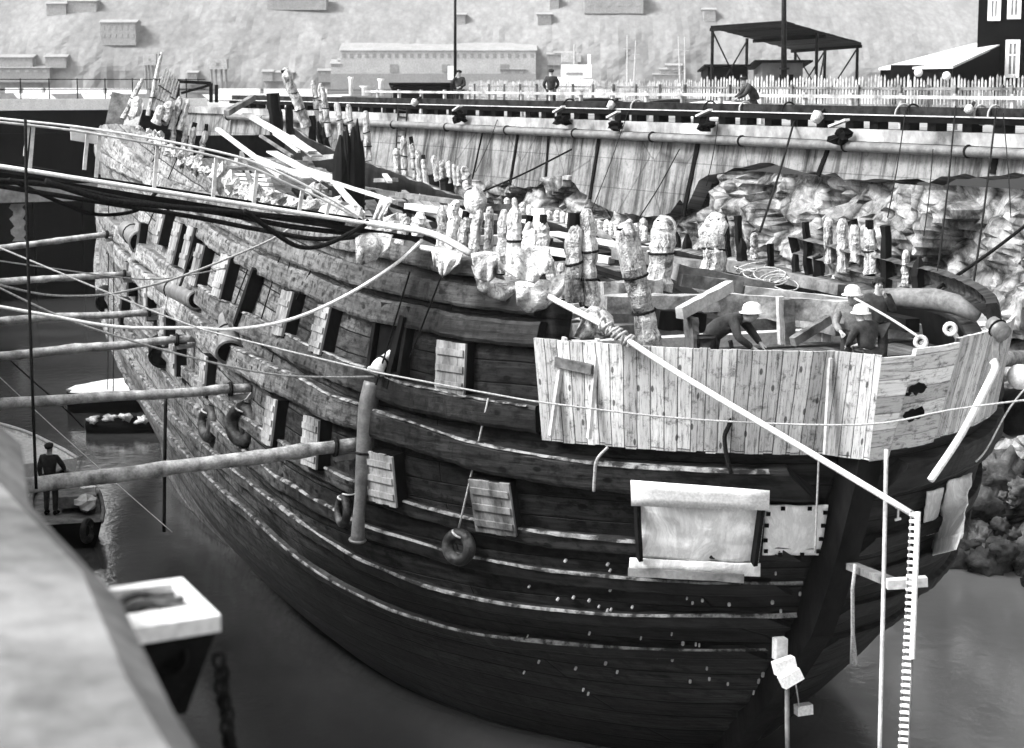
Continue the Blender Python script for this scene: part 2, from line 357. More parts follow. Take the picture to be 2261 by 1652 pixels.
def thing(name, label, cat, loc, group=None):
    o = bpy.data.objects.new(name, None); COL.objects.link(o); o.location = V(loc); o.empty_display_size = 0.3
    o['label'] = label; o['category'] = cat
    if group: o['group'] = group
    return o
def tag(o, label, cat, group=None):
    o['label'] = label; o['category'] = cat
    if group: o['group'] = group
    return o
def struct(o, kind='structure'): o['kind'] = kind; return o
def sag(p0, p1, drop, n=14):
    p0, p1 = V(p0), V(p1); return [p0.lerp(p1, k / n) - V((0, 0, drop * 4 * (k / n) * (1 - k / n))) for k in range(n + 1)]
def smoothpts(pts, n=6):
    pts = [V(p) for p in pts]; out = []
    for i in range(len(pts) - 1):
        p0 = pts[max(i - 1, 0)]; p1 = pts[i]; p2 = pts[i + 1]; p3 = pts[min(i + 2, len(pts) - 1)]
        for k in range(n):
            t_ = k / n
            out.append(0.5 * ((2 * p1) + (p2 - p0) * t_ + (2 * p0 - 5 * p1 + 4 * p2 - p3) * t_ ** 2 + (3 * p1 - p0 - 3 * p2 + p3) * t_ ** 3))
    out.append(pts[-1]); return out
def rope_px(px, d0, d1, r, label, cat='rope', mat='rope', name='rope', group=None, n=5):
    """a rope seen along these picture points, running from distance d0 to d1"""
    L = [0.0]
    for a, b in zip(px, px[1:]): L.append(L[-1] + math.hypot(b[0] - a[0], b[1] - a[1]))
    P = [pt(p[0], p[1], d0 + (d1 - d0) * l / L[-1]) for p, l in zip(px, L)]
    o = MB().tube(smoothpts(P, n), r, 6).build(name, mat, smooth=True)
    return tag(o, label, cat, group)
# ------------------------------------------------------------------ the ship's form (s aft of the stem, t to starboard, z up)
TH = math.radians(19.231)
SO = V((3.437, 30.710, 0)); SA = V((-math.sin(TH), math.cos(TH), 0)); SS = V((-math.cos(TH), -math.sin(TH), 0))
LEN = 46.0
_zb = [-2,-1,0,1,2,3.5,5,6,7,8.5,10,12]; _bb = [4.0,4.6,5.0,5.3,5.5,5.55,5.35,5.1,4.85,4.5,4.3,4.1]
def stem_s(z): return np.interp(z, [-3,-2,-1,0,1.5,3,5.6,7,9], [4.0,2.4,1.1,0,-1.6,-2.9,-4.1,-4.4,-4.4])
def _b(s, w_):
    B = np.interp(w_, _zb, _bb) * 1.1627 * np.interp(w_, [-2, 0, 2.5], [1.096, 1.096, 1])
    L = np.interp(w_, [-2,0,3,7], [18,15,9.528,8.528])
    u = np.clip((s - stem_s(w_)) / L, 0, 1); q = np.interp(w_, [-2,0,3,7], [.8,.66,.628,.628])
    k = np.interp(w_, [-2,0,3,6,10], [.95,.4166,.5963,.3377,.3377]); a = np.clip((s - 21.15) / (LEN - 21.15), 0, 1.2)
    return B * (1 - (1 - u) ** 2) ** q * (1 - k * a ** 2)
_sg = np.concatenate([np.linspace(-4.6, 6, 107), np.linspace(6.4, LEN, 100)]); _zg = np.linspace(-2, 13.5, 63)
_sh = 5.221 * np.clip((_sg - 6) / 40, 0, 2) ** 0.5853
def _smooth1(x, y, sig):
    out = np.empty_like(y)
    for i, xx in enumerate(x):
        ww = np.exp(-0.5 * ((x - xx) / sig) ** 2) * np.gradient(x); out[i] = (ww * y).sum() / ww.sum()
    return out
_sh = np.where(_sg > 0, _smooth1(_sg, _sh, 2.2), _smooth1(_sg, _sh, 2.2) * np.clip((_sg + 4) / 4, 0, 1))
_T = np.array([[float(_b(s, z - sh)) for z in _zg] for s, sh in zip(_sg, _sh)])
_T2 = _T.copy()
for j in range(_T.shape[1]):
    sm = _smooth1(_sg, _T[:, j], 2.5); wgt = np.clip((_sg - 2.0) / 6.0, 0, 1); _T2[:, j] = _T[:, j] * (1 - wgt) + sm * wgt
def hb(s, z):
    i = min(max(int(np.searchsorted(_sg, s)) - 1, 0), len(_sg) - 2); j = min(max(int((z - _zg[0]) / (_zg[1] - _zg[0])), 0), len(_zg) - 2)
    a = min(max((s - _sg[i]) / (_sg[i + 1] - _sg[i]), 0), 1); b = min(max((z - _zg[j]) / (_zg[j + 1] - _zg[j]), 0), 1)
    return float((_T2[i, j] * (1 - a) + _T2[i + 1, j] * a) * (1 - b) + (_T2[i, j + 1] * (1 - a) + _T2[i + 1, j + 1] * a) * b)
def SP(s, t_, z): return SO + SA * s + SS * t_ + V((0, 0, z))
def inv(p):
    q = p - SO; return q.dot(SA), q.dot(SS), p.z
def side_pt(s, z, side=1, out=0.0):
    s = max(s, float(stem_s(z)) + 0.02)
    e = 0.25; n_ = V((-(hb(s + e, z) - hb(max(s - e, float(stem_s(z))), z)) / (2 * e), 1, -(hb(s, z + e) - hb(s, z - e)) / (2 * e))).normalized()
    nw = SA * n_.x + SS * (n_.y * side) + V((0, 0, n_.z))
    return SP(s, hb(s, z) * side, z) + nw * out, nw
ZT_S = ([-4.6,-2.2,-1.2,0,1.6,3,6,7.5,10,12.6,15.3,18,21,24.3,26,30,38,46], [7.5,7.72,8.0,8.13,8.3,8.42,8.45,8.6,8.7,8.9,9.06,9.27,9.52,9.80,9.85,9.8,9.5,9.2])
ZT_P = ([-4.6,-2,-1,0,1,4,12,22,31,37,43,46], [5.95,6.2,6.6,6.75,7.0,7.05,7.0,6.95,7.3,7.95,8.7,9.2])
def ztop(s, side): return float(np.interp(s, *(ZT_S if side > 0 else ZT_P)))
def zsheer(s): return float(np.interp(s, [-4,0,4,8,12,18,24,30,46], [0.1,0,.12,.32,.6,1.1,1.6,2.1,3.6]))
def hull_grid(side, top, nu=150, nv=56):
    def fn(u, v):
        z = -1.6; s = 0
        for _ in range(3):
            s0 = float(stem_s(z)); s = s0 + (LEN - s0) * u ** 1.6; zt = top(s); z = -1.6 + (zt + 1.6) * v
        return SP(s, max(hb(s, z), 0.0) * side, z)
    m = MB(); m.grid(fn, nu, nv); 
    m.uv = {}
    for k, f in enumerate(m.f):
        uu = []
        for i in f:
            s, t_, z = inv(m.v[i]); uu.append((s, z - zsheer(s)))
        m.uv[k] = uu
    if side > 0: m.f = [f[::-1] for f in m.f]; m.uv = {k: u[::-1] for k, u in m.uv.items()}
    return m
_bm = hull_grid(1, lambda s: 13.0, 110, 50); BVS = BVHTree.FromPolygons([tuple(v) for v in _bm.v], _bm.f)
_bm = hull_grid(-1, lambda s: 13.0, 110, 50); BVP = BVHTree.FromPolygons([tuple(v) for v in _bm.v], _bm.f)
def hit(px, py):
    for k in range(0, 160, 4):                # a point just off the outline is moved in onto the hull
        for dx, dy in ((k, 0), (-k, 0)):
            h = BVS.ray_cast(_C, rd(px + dx, py + dy).normalized())
            if h[0] is not None: return h[0]
    return pt(px, py, 40)
def hitp(px, py):
    o = _C.copy(); last = None; d = rd(px, py).normalized()
    for _ in range(4):
        h = BVP.ray_cast(o, d)
        if h[0] is None: break
        last = h[0]; o = h[0] + d * 0.05
    return last
ship = thing('warship_wreck', 'huge dark wooden sailing warship hull afloat in the dock, broken frames wrapped in plastic', 'ship', SO)
hm = hull_grid(1, lambda s: ztop(s, 1) + noise.noise(V((s * 1.1, 0, 9))) * .07)
_keep = []
for k, f in enumerate(hm.f):
    q = [inv(hm.v[i]) for i in f]; sc, zc = sum(a[0] for a in q) / 4, sum(a[2] for a in q) / 4
    if not (sc < -1.95 and zc > 6.1): _keep.append(k)
hm.uv = {n_: hm.uv[k] for n_, k in enumerate(_keep)}; hm.f = [hm.f[k] for k in _keep]
hs = hm.build('hull_planking', 'hull', ship, True)
hp = hull_grid(-1, lambda s: ztop(s, -1) + noise.noise(V((s * 1.1, 4, 9))) * .09).build('hull_planking', 'hull', ship, True)
for o in (hs, hp):
    md = o.modifiers.new('thick', 'SOLIDIFY'); md.thickness = 0.28; md.offset = -1; o.data.materials.append(M['darkwood']); md.material_offset = 1; md.material_offset_rim = 0
# transom and stem
tr = MB()
zz = np.linspace(-1.6, 9.0, 24)
for a, b in zip(zz, zz[1:]): tr.quad(SP(LEN, hb(LEN, a), a), SP(LEN, -hb(LEN, a), a), SP(LEN, -hb(LEN, b), b), SP(LEN, hb(LEN, b), b))
tr.build('transom', 'darkwood', ship)
st = MB(); zs = np.linspace(-2.2, 5.85, 26); prev = None
for k, z in enumerate(zs):
    s0 = float(stem_s(z)); wd = 0.24; fw = 0.42 + 0.5 * max(0, 1 - abs(z - 4.2) / 3.0) * 0.35
    ring = [SP(s0 + 0.35, wd, z), SP(s0 - fw, wd * 0.75, z), SP(s0 - fw, -wd * 0.75, z), SP(s0 + 0.35, -wd, z)]
    st.v += ring
    if k:
        i = (k - 1) * 4
        for q in range(3): st.f.append((i + q, i + q + 1, i + q + 5, i + q + 4))
st.f.append((len(st.v) - 4, len(st.v) - 3, len(st.v) - 2, len(st.v) - 1))
st.build('stem_post', 'darkwood', ship)
# draught mark painted on the stem
# wales: picture traces of their lower edges laid onto the hull
WT = {'r1':(.20,.10,[(240,757),(293,864),(312,885),(360,950),(574,1159),(658,1231),(743,1290),(810,1327),(890,1365),(1012,1403),(1142,1424),(1298,1441),(1404,1447),(1590,1438)]),
'r2':(.20,.10,[(247,713),(272,771),(330,862),(344,882),(407,954),(574,1096),(637,1142),(722,1197),(793,1247),(869,1281),(974,1319),(1079,1340),(1205,1361),(1323,1370),(1404,1378),(1532,1378),(1664,1371)]),
'r3':(.22,.10,[(310,771),(374,852),(395,878),(439,922),(616,1071),(734,1142),(843,1193),(911,1214),(978,1237),(1079,1258),(1247,1285),(1404,1302),(1577,1305)]),
'r4':(.24,.12,[(393,813),(432,852),(465,875),(513,920),(641,1008),(780,1083),(886,1128),(1016,1165),(1159,1191),(1268,1210),(1382,1218),(1677,1228)]),
'W4':(.42,.22,[(432,732),(481,778),(548,829),(632,875),(701,903),(783,943),(877,966),(995,1012),(1138,1050),(1268,1067),(1374,1075)]),
'W3':(.40,.20,[(442,667),(488,704),(553,741),(632,783),(701,827),(789,854),(875,891),(974,915),(1085,940),(1112,941),(1211,957)]),
'W2':(.36,.18,[(391,468),(453,529),(516,580),(554,594),(612,622),(684,653),(776,693),(850,714),(974,738),(1068,756),(1174,771),(1229,774)]),
'W1':(.32,.18,[(479,489),(557,538),(643,578),(745,616),(804,633),(881,651),(1005,674),(1081,687),(1235,703)]),
'W0':(.26,.16,[(628,511),(776,557),(850,569),(943,587),(1050,620)])}
WZ = {}
def wale(zf, s_a, s_b, h_, d_, side, off=0.0):
    m = MB(); n = 260; prof = [(-.02, 0), (d_ * .95, .0), (d_ * 1.05, h_ * .12), (d_ * 1.0, h_ * .86), (d_ * .85, h_), (-.02, h_)]
    for k in range(n + 1):
        s = s_a + (s_b - s_a) * (k / n) ** 1.4; z = zf(s); jd = 1 + noise.noise(V((s * 1.3, z * 5, side * 3))) * .22 + noise.noise(V((s * 6, z * 9, side * 3))) * .14; jz = noise.noise(V((s * .9, z * 4, side))) * .035 + noise.noise(V((s * 5, z * 7, side))) * .02
        for o_, dz in prof: m.v.append(side_pt(s, z + dz + jz, side, o_ * jd)[0])
    c = len(prof)
    for k in range(n):
        for q in range(c - 1):
            a = k * c + q; m.f.append((a, a + c, a + c + 1, a + 1)); f = m.f[-1]
            uu = []
            for i in f:
                s, t_, z = inv(m.v[i]); uu.append((s, z - zsheer(s) + off))
            m.uv[len(m.f) - 1] = uu
    if side > 0: m.f = [f[::-1] for f in m.f]; m.uv = {k: u[::-1] for k, u in m.uv.items()}
    m.f.append(tuple(range(c))); m.f.append(tuple(range(n * c, n * c + c))[::-1])
    return m.build('wale', 'wale', ship, False)
def silt_hilite(zf, s_a, s_b, h_, d_, par):  # pale top-edge strip: silt, with the highlight from above painted in
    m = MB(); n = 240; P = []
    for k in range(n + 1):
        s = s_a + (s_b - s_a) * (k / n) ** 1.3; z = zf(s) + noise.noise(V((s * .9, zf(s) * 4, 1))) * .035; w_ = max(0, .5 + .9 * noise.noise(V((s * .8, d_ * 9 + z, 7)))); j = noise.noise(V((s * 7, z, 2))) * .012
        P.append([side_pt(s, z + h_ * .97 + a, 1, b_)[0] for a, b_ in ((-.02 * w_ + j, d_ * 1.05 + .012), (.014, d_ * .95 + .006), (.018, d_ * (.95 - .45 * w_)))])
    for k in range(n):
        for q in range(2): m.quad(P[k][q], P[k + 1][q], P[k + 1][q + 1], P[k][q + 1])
    m.build('silt_hilite_line', 'silt_hilite', par)
for nm, (h_, d_, px) in WT.items():
    P = [hit(*p) for p in px]; P = sorted([inv(p) for p in P if p is not None]); ss = np.array([p[0] for p in P]); zs_ = np.array([p[2] for p in P])
    sl_ = (zs_[-1] - zs_[-3]) / (ss[-1] - ss[-3]); sl_ = min(max(sl_, 0.02), 0.12)
    ss = np.concatenate([[ss[0] - 4], ss, [46]]); zs_ = np.concatenate([[zs_[0] + 0.1], zs_, [zs_[-1] + sl_ * (46 - ss[-2])]])
    gs = np.linspace(-5, 46, 180); gz = _smooth1(gs, np.interp(gs, ss, zs_), 0.9)
    zf = (lambda gs, gz: (lambda s: float(np.interp(s, gs, gz))))(gs, gz); WZ[nm] = zf
    sa = {'W1': -1.6, 'W0': -0.5, 'W2': -1.7, 'W3': -1.7}.get(nm)
    if sa is None:
        sa = -4.4
        for _ in range(4): sa = float(stem_s(zf(sa))) + 0.05
    sb = 43.5
    while zf(sb) + h_ > ztop(sb, 1) - .1 and sb > 8: sb -= .4
    wo_ = wale(zf, sa, sb, h_, d_, 1)
    if nm[0] == 'r': silt_hilite(zf, sa - .15, 30, h_, d_, wo_)
    elif nm in ('W4', 'W3'): silt_hilite(zf, sa + .1, 12, h_, d_, wo_)
    if nm not in ('W0', 'W1'):
        wale(zf, max(sa, -4.1), 9, h_, d_, -1)
# decks inside
def deck(s0, s1, zf, nm):
    m = MB(); n = 40
    for k in range(n):
        a = s0 + (s1 - s0) * k / n; b = s0 + (s1 - s0) * (k + 1) / n
        P = [(a, hb(a, zf(a)) - .25), (b, hb(b, zf(b)) - .25), (b, -hb(b, zf(b)) + .25), (a, -hb(a, zf(a)) + .25)]
        m.quad(*[SP(p[0], p[1], zf(p[0])) for p in P], uv=[(p[0], p[1]) for p in P])
    return m.build('deck', nm, ship)
deck(-3.4, 1.4, lambda s: 6.25, 'darkwood')  # bow deck coloured black to paint the shaded interior
zdk = lambda s: float(np.interp(s, [1.4, 6, 22, 34, 46], [6.3, 6.3, 6.3, 6.9, 8.2]))
deck(1.42, 45.6, zdk, 'deck')
# ------------------------------------------------------------------ gunport covers
def cover_at(px, py, w_, h_, dep, battens=3, mat='lid', dark=False, tilt=0.0):
    w_ *= .78; h_ *= .84; dep *= .8
    p = hit(px, py); s, t_, z = inv(p); q, nrm = side_pt(s, z, 1)
    e = .4; tang = (side_pt(s + e, z, 1)[0] - side_pt(s - e, z, 1)[0]).normalized(); up = nrm.cross(tang).normalized()
    if up.z < 0: up = -up
    if tilt: tang, up = (tang * math.cos(tilt) + up * math.sin(tilt)), (up * math.cos(tilt) - tang * math.sin(tilt))
    b = MB(); b.box(q + nrm * (dep / 2 - .06), tang * (w_ / 2), nrm * (dep / 2 + .04), up * (h_ / 2)); o = b.build('gunport_lid', 'darkwood', ship)
    fb = MB(); nb = 4                                        # pale face boards side by side; dark body colour paints the shaded lid sides
    for k in range(nb):
        x = (k + .5) / nb - .5
        fb.box(q + tang * x * w_ + nrm * (dep + random.uniform(-.003, .004)) + up * random.uniform(-.012, .012), tang * (w_ / nb / 2 - .003), nrm * .022, up * (h_ / 2 - .01))
    fb.build('face_boards', mat, o)
    for k in range(battens):
        v = (k + .5) / battens - .5; bb = MB()
        bb.box(q + up * v * h_ * .9 + nrm * (dep + .034), tang * (w_ * .46), nrm * .016, up * .05); bb.build('batten', mat, o)
    return o
def port_hole(px, py, w_, h_):
    p = hit(px, py); s, t_, z = inv(p); q, nrm = side_pt(s, z, 1); e = .4
    tang = (side_pt(s + e, z, 1)[0] - side_pt(s - e, z, 1)[0]).normalized(); up = nrm.cross(tang).normalized()
    if up.z < 0: up = -up
    m = MB()
    for sx, sz, ww, hh in ((-1,0,.09,h_/2+.09),(1,0,.09,h_/2+.09),(0,1,w_/2,.09),(0,-1,w_/2,.09)):
        m.box(q + tang * sx * (w_/2 + .045) + up * sz * (h_/2 + .045) + nrm * .02, tang * (ww if sz else .045), nrm * .12, up * (hh if sx else .045))
    o = m.build('gunport', 'darkwood', ship)
    mm = MB(); mm.box(q + nrm * .012, tang * w_ / 2, nrm * .03, up * h_ / 2); mm.build('opening', 'tar', o)
    return o
for a in ((1014,812,.80,.98,.22,3), (733,733,.80,.98,.28,3), (652,698,.80,.98,.30,2), (513,615,.85,1.05,.30,2), (458,590,.8,1.05,.30,2), (436,552,.8,1.1,.30,2), (408,542,.8,1.1,.3,2), (374,500,.85,1.1,.3,2), (318,535,.8,1.1,.25,2),
          (1101,1112,.95,1.05,.20,3), (866,1050,.85,1.0,.28,3), (713,976,.8,1.0,.28,3), (620,932,.75,1.0,.26,3), (470,830,.7,1.0,.25,2), (407,785,.75,1.0,.3,2), (383,722,.7,1.0,.3,2), (342,668,.7,1.0,.3,2), (300,615,.7,1.0,.3,2), (283,690,.7,.9,.3,2)):
    cover_at(*a)
port_hole(872, 752, .8, .95)
# upright dark timbers (rubbing chocks) against the side
def chock(px0, px1, w_=.22, d_=.2):
    a, b = hit(*px0), hit(*px1); n0 = side_pt(*inv(a)[::2], 1)[1]; m = MB(); m.beam(a + n0 * d_ * .6, b + n0 * d_ * .6, w_, d_, n0, .08, 4); return m.build('chock', 'darkwood', ship)
chock((912, 702), (874, 860), .13, .2); chock((588, 600), (545, 725), .14, .25); chock((450, 555), (412, 650), .12, .2)
# ------------------------------------------------------------------ broken frames, many wrapped in plastic
def splane(px, py, s): return ppl(px, py, SP(s, 0, 0), SA)
_rail = sorted([(1270,-2.1),(1150,-1.2),(1040,-.3),(960,.6),(880,1.6),(800,3),(700,6),(640,7.5),(560,10.1),(500,12.6),(440,15.3),(390,18.1),(340,21.1),(300,24.3),(240,30)])
def s_rail(x): return float(np.interp(x, [r[0] for r in _rail], [r[1] for r in _rail]))
def frame(xt, yt, xb, yb, wpx, kind, s, lean=0.0):
    b0 = splane(xb, yb, s); t0 = splane(xt, yt, s); d = depth(b0); wd = wpx * mpp(d) * (1.3 if kind in ('dk', 'pt') else 1.12 if wpx > 28 else 1.0); ax = (t0 - b0); L = ax.length; ax.normalize()
    root = b0 - ax * (0.12 if kind[0] == 'w' else 0.5)
    m = MB(); n = 8; pts = [root.lerp(t0, k / n) + SS * noise.noise(V((k * .7, xb * .1, 1))) * wd * .15 for k in range(n + 1)]
    pointy = kind in ('pt', 'wpt')
    rs = [wd * (.46 if kind[0] == 'w' else .52) * (1 - .12 * k / n) for k in range(n + 1)]
    if pointy: rs[-1] *= .25; rs[-2] *= .7
    m.tube(pts, rs, 6 if kind[0] == 'w' else 5, True, .25, .8)
    o = m.build('frame_timber', 'darkwood', ship)
    if kind[0] == 'w':
        cov = .80 if int(xb * 7) % 4 == 0 and L > .7 and wpx < 38 else 1.0; tt0 = b0.lerp(t0, cov); mm = MB(); n = 14; pp = []; rr = []
        for k in range(n + 1):
            u = k / n; pp.append((b0 - ax * .1).lerp(tt0 + ax * .06, u) + SS * noise.noise(V((k * .6, xb * .13, 7))) * wd * .2 + SA * noise.noise(V((k * .6, xb * .13, 3))) * wd * .2)
            rr.append(wd * .5 * (1.12 + .10 * noise.noise(V((k * .7, xb * .2, 5)))) * (1.12 if u < .12 else 1) * ((1 - .5 * (u - .9) / .1) if u > .9 else 1))
        mm.tube(pp, rr, 9, True, .24)
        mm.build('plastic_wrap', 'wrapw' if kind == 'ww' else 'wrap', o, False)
        if L > 1.0 or wpx > 26:
            for u in ((.35, .62) if L > 1.2 else (.5,)):
                tb = MB(); k = int(u * 14); tb.torus(pp[k], ax + SS * random.uniform(-.3, .3), rr[k] * 1.02, .02, 14, 5); tb.build('lashing', 'darkrope', o)
    return o
NEAR = [(979,462,976,540,24,'w'),(1005,453,996,540,24,'ww'),(1030,466,1016,570,22,'w'),(1056,468,1042,585,22,'w'),(1081,466,1079,560,18,'w'),(1113,472,1106,590,20,'w'),(1138,468,1134,590,28,'ww'),(1170,476,1160,590,22,'w'),(1178,515,1168,600,32,'ww'),(1200,474,1200,590,24,'w'),(1213,575,1220,640,22,'w'),(1266,470,1268,650,30,'w'),(1298,472,1303,662,30,'w'),(1383,500,1432,752,42,'w'),(1468,486,1455,625,46,'w'),(1580,482,1573,612,44,'w'),
        (930,478,922,520,22,'ww'),(900,490,885,530,20,'w'),(1240,590,1244,645,20,'w')]
for a in NEAR:
    s = s_rail(a[2]) + .25
    if a[2] > 1350: s = {1432: -1.2, 1455: 0.6, 1573: 1.3}[a[2]]
    frame(*a, s)
FAR = [(1631,476,1636,566,16,'dk'),(1603,476,1608,552,12,'pt'),(1640,526,1640,562,20,'pt'),(1571,500,1566,600,15,'dk'),(1780,490,1785,588,17,'dk'),(1829,486,1829,570,18,'w'),(1860,490,1861,588,22,'w'),(1886,484,1888,570,20,'w'),(1918,486,1924,596,27,'w'),(1957,498,1957,618,26,'dk'),(2030,566,2029,622,25,'pt'),(1702,538,1702,572,14,'dk'),(1757,550,1757,588,14,'pt'),(1806,567,1806,600,22,'dk'),(1494,512,1494,545,16,'pt'),(1518,516,1518,548,18,'pt'),(1420,487,1420,520,15,'w'),(1390,490,1390,520,15,'w'),(1665,520,1665,560,16,'w'),(2000,560,2000,618,16,'w')]
tips = [(320,1430),(375,1430),(430,1460),(485,1480),(620,1520),(675,1520),(720,1530),(800,1540),(845,1570),(890,1550),(945,1580),(985,1590),(1030,1590),(1105,1590),(1160,1600),(1235,1620),(1300,1630),(760,1545),(1065,1600)]
for x, y in tips: FAR.append((1021 + x * .309, y * .309, 1021 + x * .309, y * .309 + 24, 13, 'ww'))
z2 = [(960,600,980,920,45,'w'),(755,535,790,760,40,'w'),(835,550,870,800,40,'w'),(590,380,620,640,36,'w'),(640,400,650,650,34,'w'),(655,430,700,750,40,'w'),(380,290,530,680,66,'w'),(300,460,320,660,80,'dk'),(1230,780,1240,1080,44,'w'),(1285,770,1320,1050,40,'w'),(1330,880,1350,1080,40,'w'),(1370,900,1390,1090,36,'w'),(1450,920,1470,1060,40,'w'),(1505,950,1510,1070,36,'w'),(1555,960,1560,1080,34,'w'),(1590,980,1600,1090,30,'w'),(1625,990,1630,1100,34,'w'),(1670,1000,1690,1120,60,'w'),(1180,870,1190,1050,44,'w'),(410,560,420,700,60,'dk'),(580,620,580,780,46,'dk'),(620,660,640,800,40,'pt'),(660,700,680,800,40,'pt'),(1440,1040,1450,1130,70,'dk'),(1540,1060,1550,1150,80,'dk')]
for a in z2: FAR.append((510.5 + a[0] * .309, 63.8 + a[1] * .309, 510.5 + a[2] * .309, 63.8 + a[3] * .309, a[4] * .309, a[5]))
for a in FAR:
    h = hitp(a[2], a[3])
    s = min(max(inv(h)[0], -1), 44) if h is not None else 43
    frame(*a, s)
# stern on the near side: slats, posts and rags
z1 = [(1150,180,1060,600,26,'w'),(1010,370,890,620,34,'w'),(1290,500,1230,700,44,'w'),(1390,670,1350,900,44,'w'),(1480,680,1420,960,40,'w'),(1340,520,1290,700,40,'ww'),(1240,690,1230,840,36,'w'),(1330,700,1310,850,36,'w'),(1150,560,1120,650,60,'ww'),(980,500,960,600,70,'ww'),(1210,540,1180,640,60,'ww')]
for k in range(7): z1.append((1185 + k * 15, 290 + k * 16, 1085 + k * 22, 560 + k * 8, 15, 'ww'))
for i, a in enumerate(z1):
    s = 40 if i in (0,) or i > 10 else (31 if a[2] < 1000 else 29)
    frame(a[0] * .3091, 63.8 + a[1] * .3091, a[2] * .3091, 63.8 + a[3] * .3091, a[4] * .3091, a[5], s)
q = MB(); 
q.beam(pt(272, 208, 60), pt(235, 388, 60), .7, .12, (0, 1, 0), .06, 6); q.build('quarter_plank', 'timber', ship)
q = MB(); q.beam(pt(305, 225, 59), pt(258, 380, 59), .42, .12, (0, 1, 0), .06, 6); q.build('quarter_plank', 'paletimber', ship)
# rail cap rags along the near top edge
for k in range(30):
    x = 640 - k * 11 - random.uniform(0, 5); s = s_rail(x) + 1.0; z = ztop(s, 1); p, nn = side_pt(s, z, 1)
    if k % 5 == 3: continue
    MB().ball(p + V((0, 0, .05)), random.uniform(.08, .2), 9, 6, random.uniform(.7, 1.8), .9).build('rag', 'wrap' if k % 3 else 'wrapw', ship)
# mast stump and other fixed timbers aboard
ms = MB()
for (xt, yt, xb, yb, wp) in ((752,318,752,460,26),(766,300,768,450,20),(780,300,780,455,26),(789,282,794,430,14),(760,310,772,455,22),(800,330,796,440,12)):
    b0 = splane(xb, yb, 24.0); t0 = splane(xt, yt, 24.0); wd = wp * mpp(depth(b0))
    ms.tube([b0 - V((0,0,.4)), b0.lerp(t0, .4), b0.lerp(t0, .8), t0 + V((0,0,.25))], [wd * .8, wd * .75, wd * .6, wd * .1], 7, True, .3)
ms.build('mast_stump', 'darkwood', ship)
def shipbeam(px0, px1, s0, s1, w_, h_, mat, nm='deck_beam', t0=None):
    a, b = splane(*px0, s0), splane(*px1, s1); m = MB(); m.beam(a, b, w_, h_, (0, 0, 1), .1, 8); return m.build(nm, mat, ship)
for k in range(15):
    s = 3.0 + k * 1.75; z = zdk(s) + .16; hb_ = hb(s, z) - .3
    MB().beam(SP(s, hb_, z), SP(s + random.uniform(-.1, .1), -hb_, z + .05), .26, .22, (0, 0, 1), .12, 8).build('deck_beam', 'timber' if k % 3 else 'paletimber', ship)
for t_, s0, s1, mt in ((-4.6, 2, 26, 'darkwood'), (-3.2, 2, 18, 'timber'), (-1.4, 3, 20, 'darkwood'), (1.2, 3, 16, 'timber'), (3.2, 3, 14, 'darkwood'), (-5.2, 14, 30, 'darkwood')):
    m = MB(); n = 12; P = []
    for k in range(n):
        a = s0 + (s1 - s0) * k / n; b = s0 + (s1 - s0) * (k + 1) / n
        m.beam(SP(a, min(t_, hb(a, 6.3) - .4), zdk(a) + .42), SP(b, min(t_, hb(b, 6.3) - .4), zdk(b) + .42), .3, .24, (0, 0, 1), .06, 1)
    m.build('carling', mt, ship)
# bow: cross timbers seen above the plank screen
shipbeam((1490,600), (1700,640), .9, .9, .26, .26, 'timber'); shipbeam((1330,652), (1460,645), .6, .4, .3, .42, 'log'); shipbeam((1330,672), (1580,668), -.2, -.2, .36, .26, 'log')
shipbeam((1580,672), (1888,690), -.2, -.6, .34, .34, 'log'); shipbeam((1640,640), (1880,668), .5, .3, .2, .14, 'paletimber')
shipbeam((1500,692), (1612,632), -.9, -.3, .14, .18, 'paletimber', 'brace'); shipbeam((1500,618), (1635,634), .5, .5, .2, .2, 'timber')
shipbeam((1735,660), (1740,760), -.6, -.6, .2, .2, 'timber', 'post'); shipbeam((1722,655), (1726,760), -.6, -.6, .1, .1, 'paletimber', 'post'); shipbeam((1750,755), (1830,705), -.9, -.7, .12, .14, 'timber', 'brace')
shipbeam((1450,705), (1553,712), -.5, -.5, .2, .3, 'darkwood', 'post'); shipbeam((1525,700), (1530,790), -.8, -.8, .35, .1, 'timber', 'post')
bs = MB(); bs.tube([splane(1870, 655, .6), splane(1960, 657, .2), splane(2060, 662, -.4), splane(2110, 672, -.9), splane(2160, 700, -1.2)], [.08, .16, .19, .17, .1], 10, True, .06); bs.build('bow_rail', 'timber', ship, True)
for x, y, h_ in ((2035,755,0), (2100,726,1)):
    a = splane(x + 28, y + 42, -2.6); b = splane(x, y, -2.6); o = MB().beam(a, b, .07, .07, (0, 1, 0), .05, 2).build('stanchion', 'paletimber', ship)
    MB().torus(b + V((-.02, -.03, 0)), (0.3, 1, 0), .08, .035, 14, 6).build('pulley', 'paletimber', o)
dk = MB(); dk.grid(lambda u, v: side_pt(-2.6 + 12 * u, 6.2 + (ztop(-2.6 + 12 * u, -1) - 6.24) * v, -1, -.33)[0], 30, 4); dk.build('shade_lining', 'tar', ship)  # black sheet painting the shaded inside of the port bow
# bolt heads showing pale on the wet bow
rb = random.Random(3)
for k in range(62):
    p = hit(rb.uniform(1150, 1790), rb.uniform(1235, 1530)); nn = side_pt(*inv(p)[::2], 1)[1]; r_ = rb.uniform(.014, .026)
    bl = MB(); bl.tube([p - nn * .02, p + nn * .05, p + nn * .06], [r_, r_, r_ * .6], 6); bl.build('bolt_head', 'paletimber', ship)
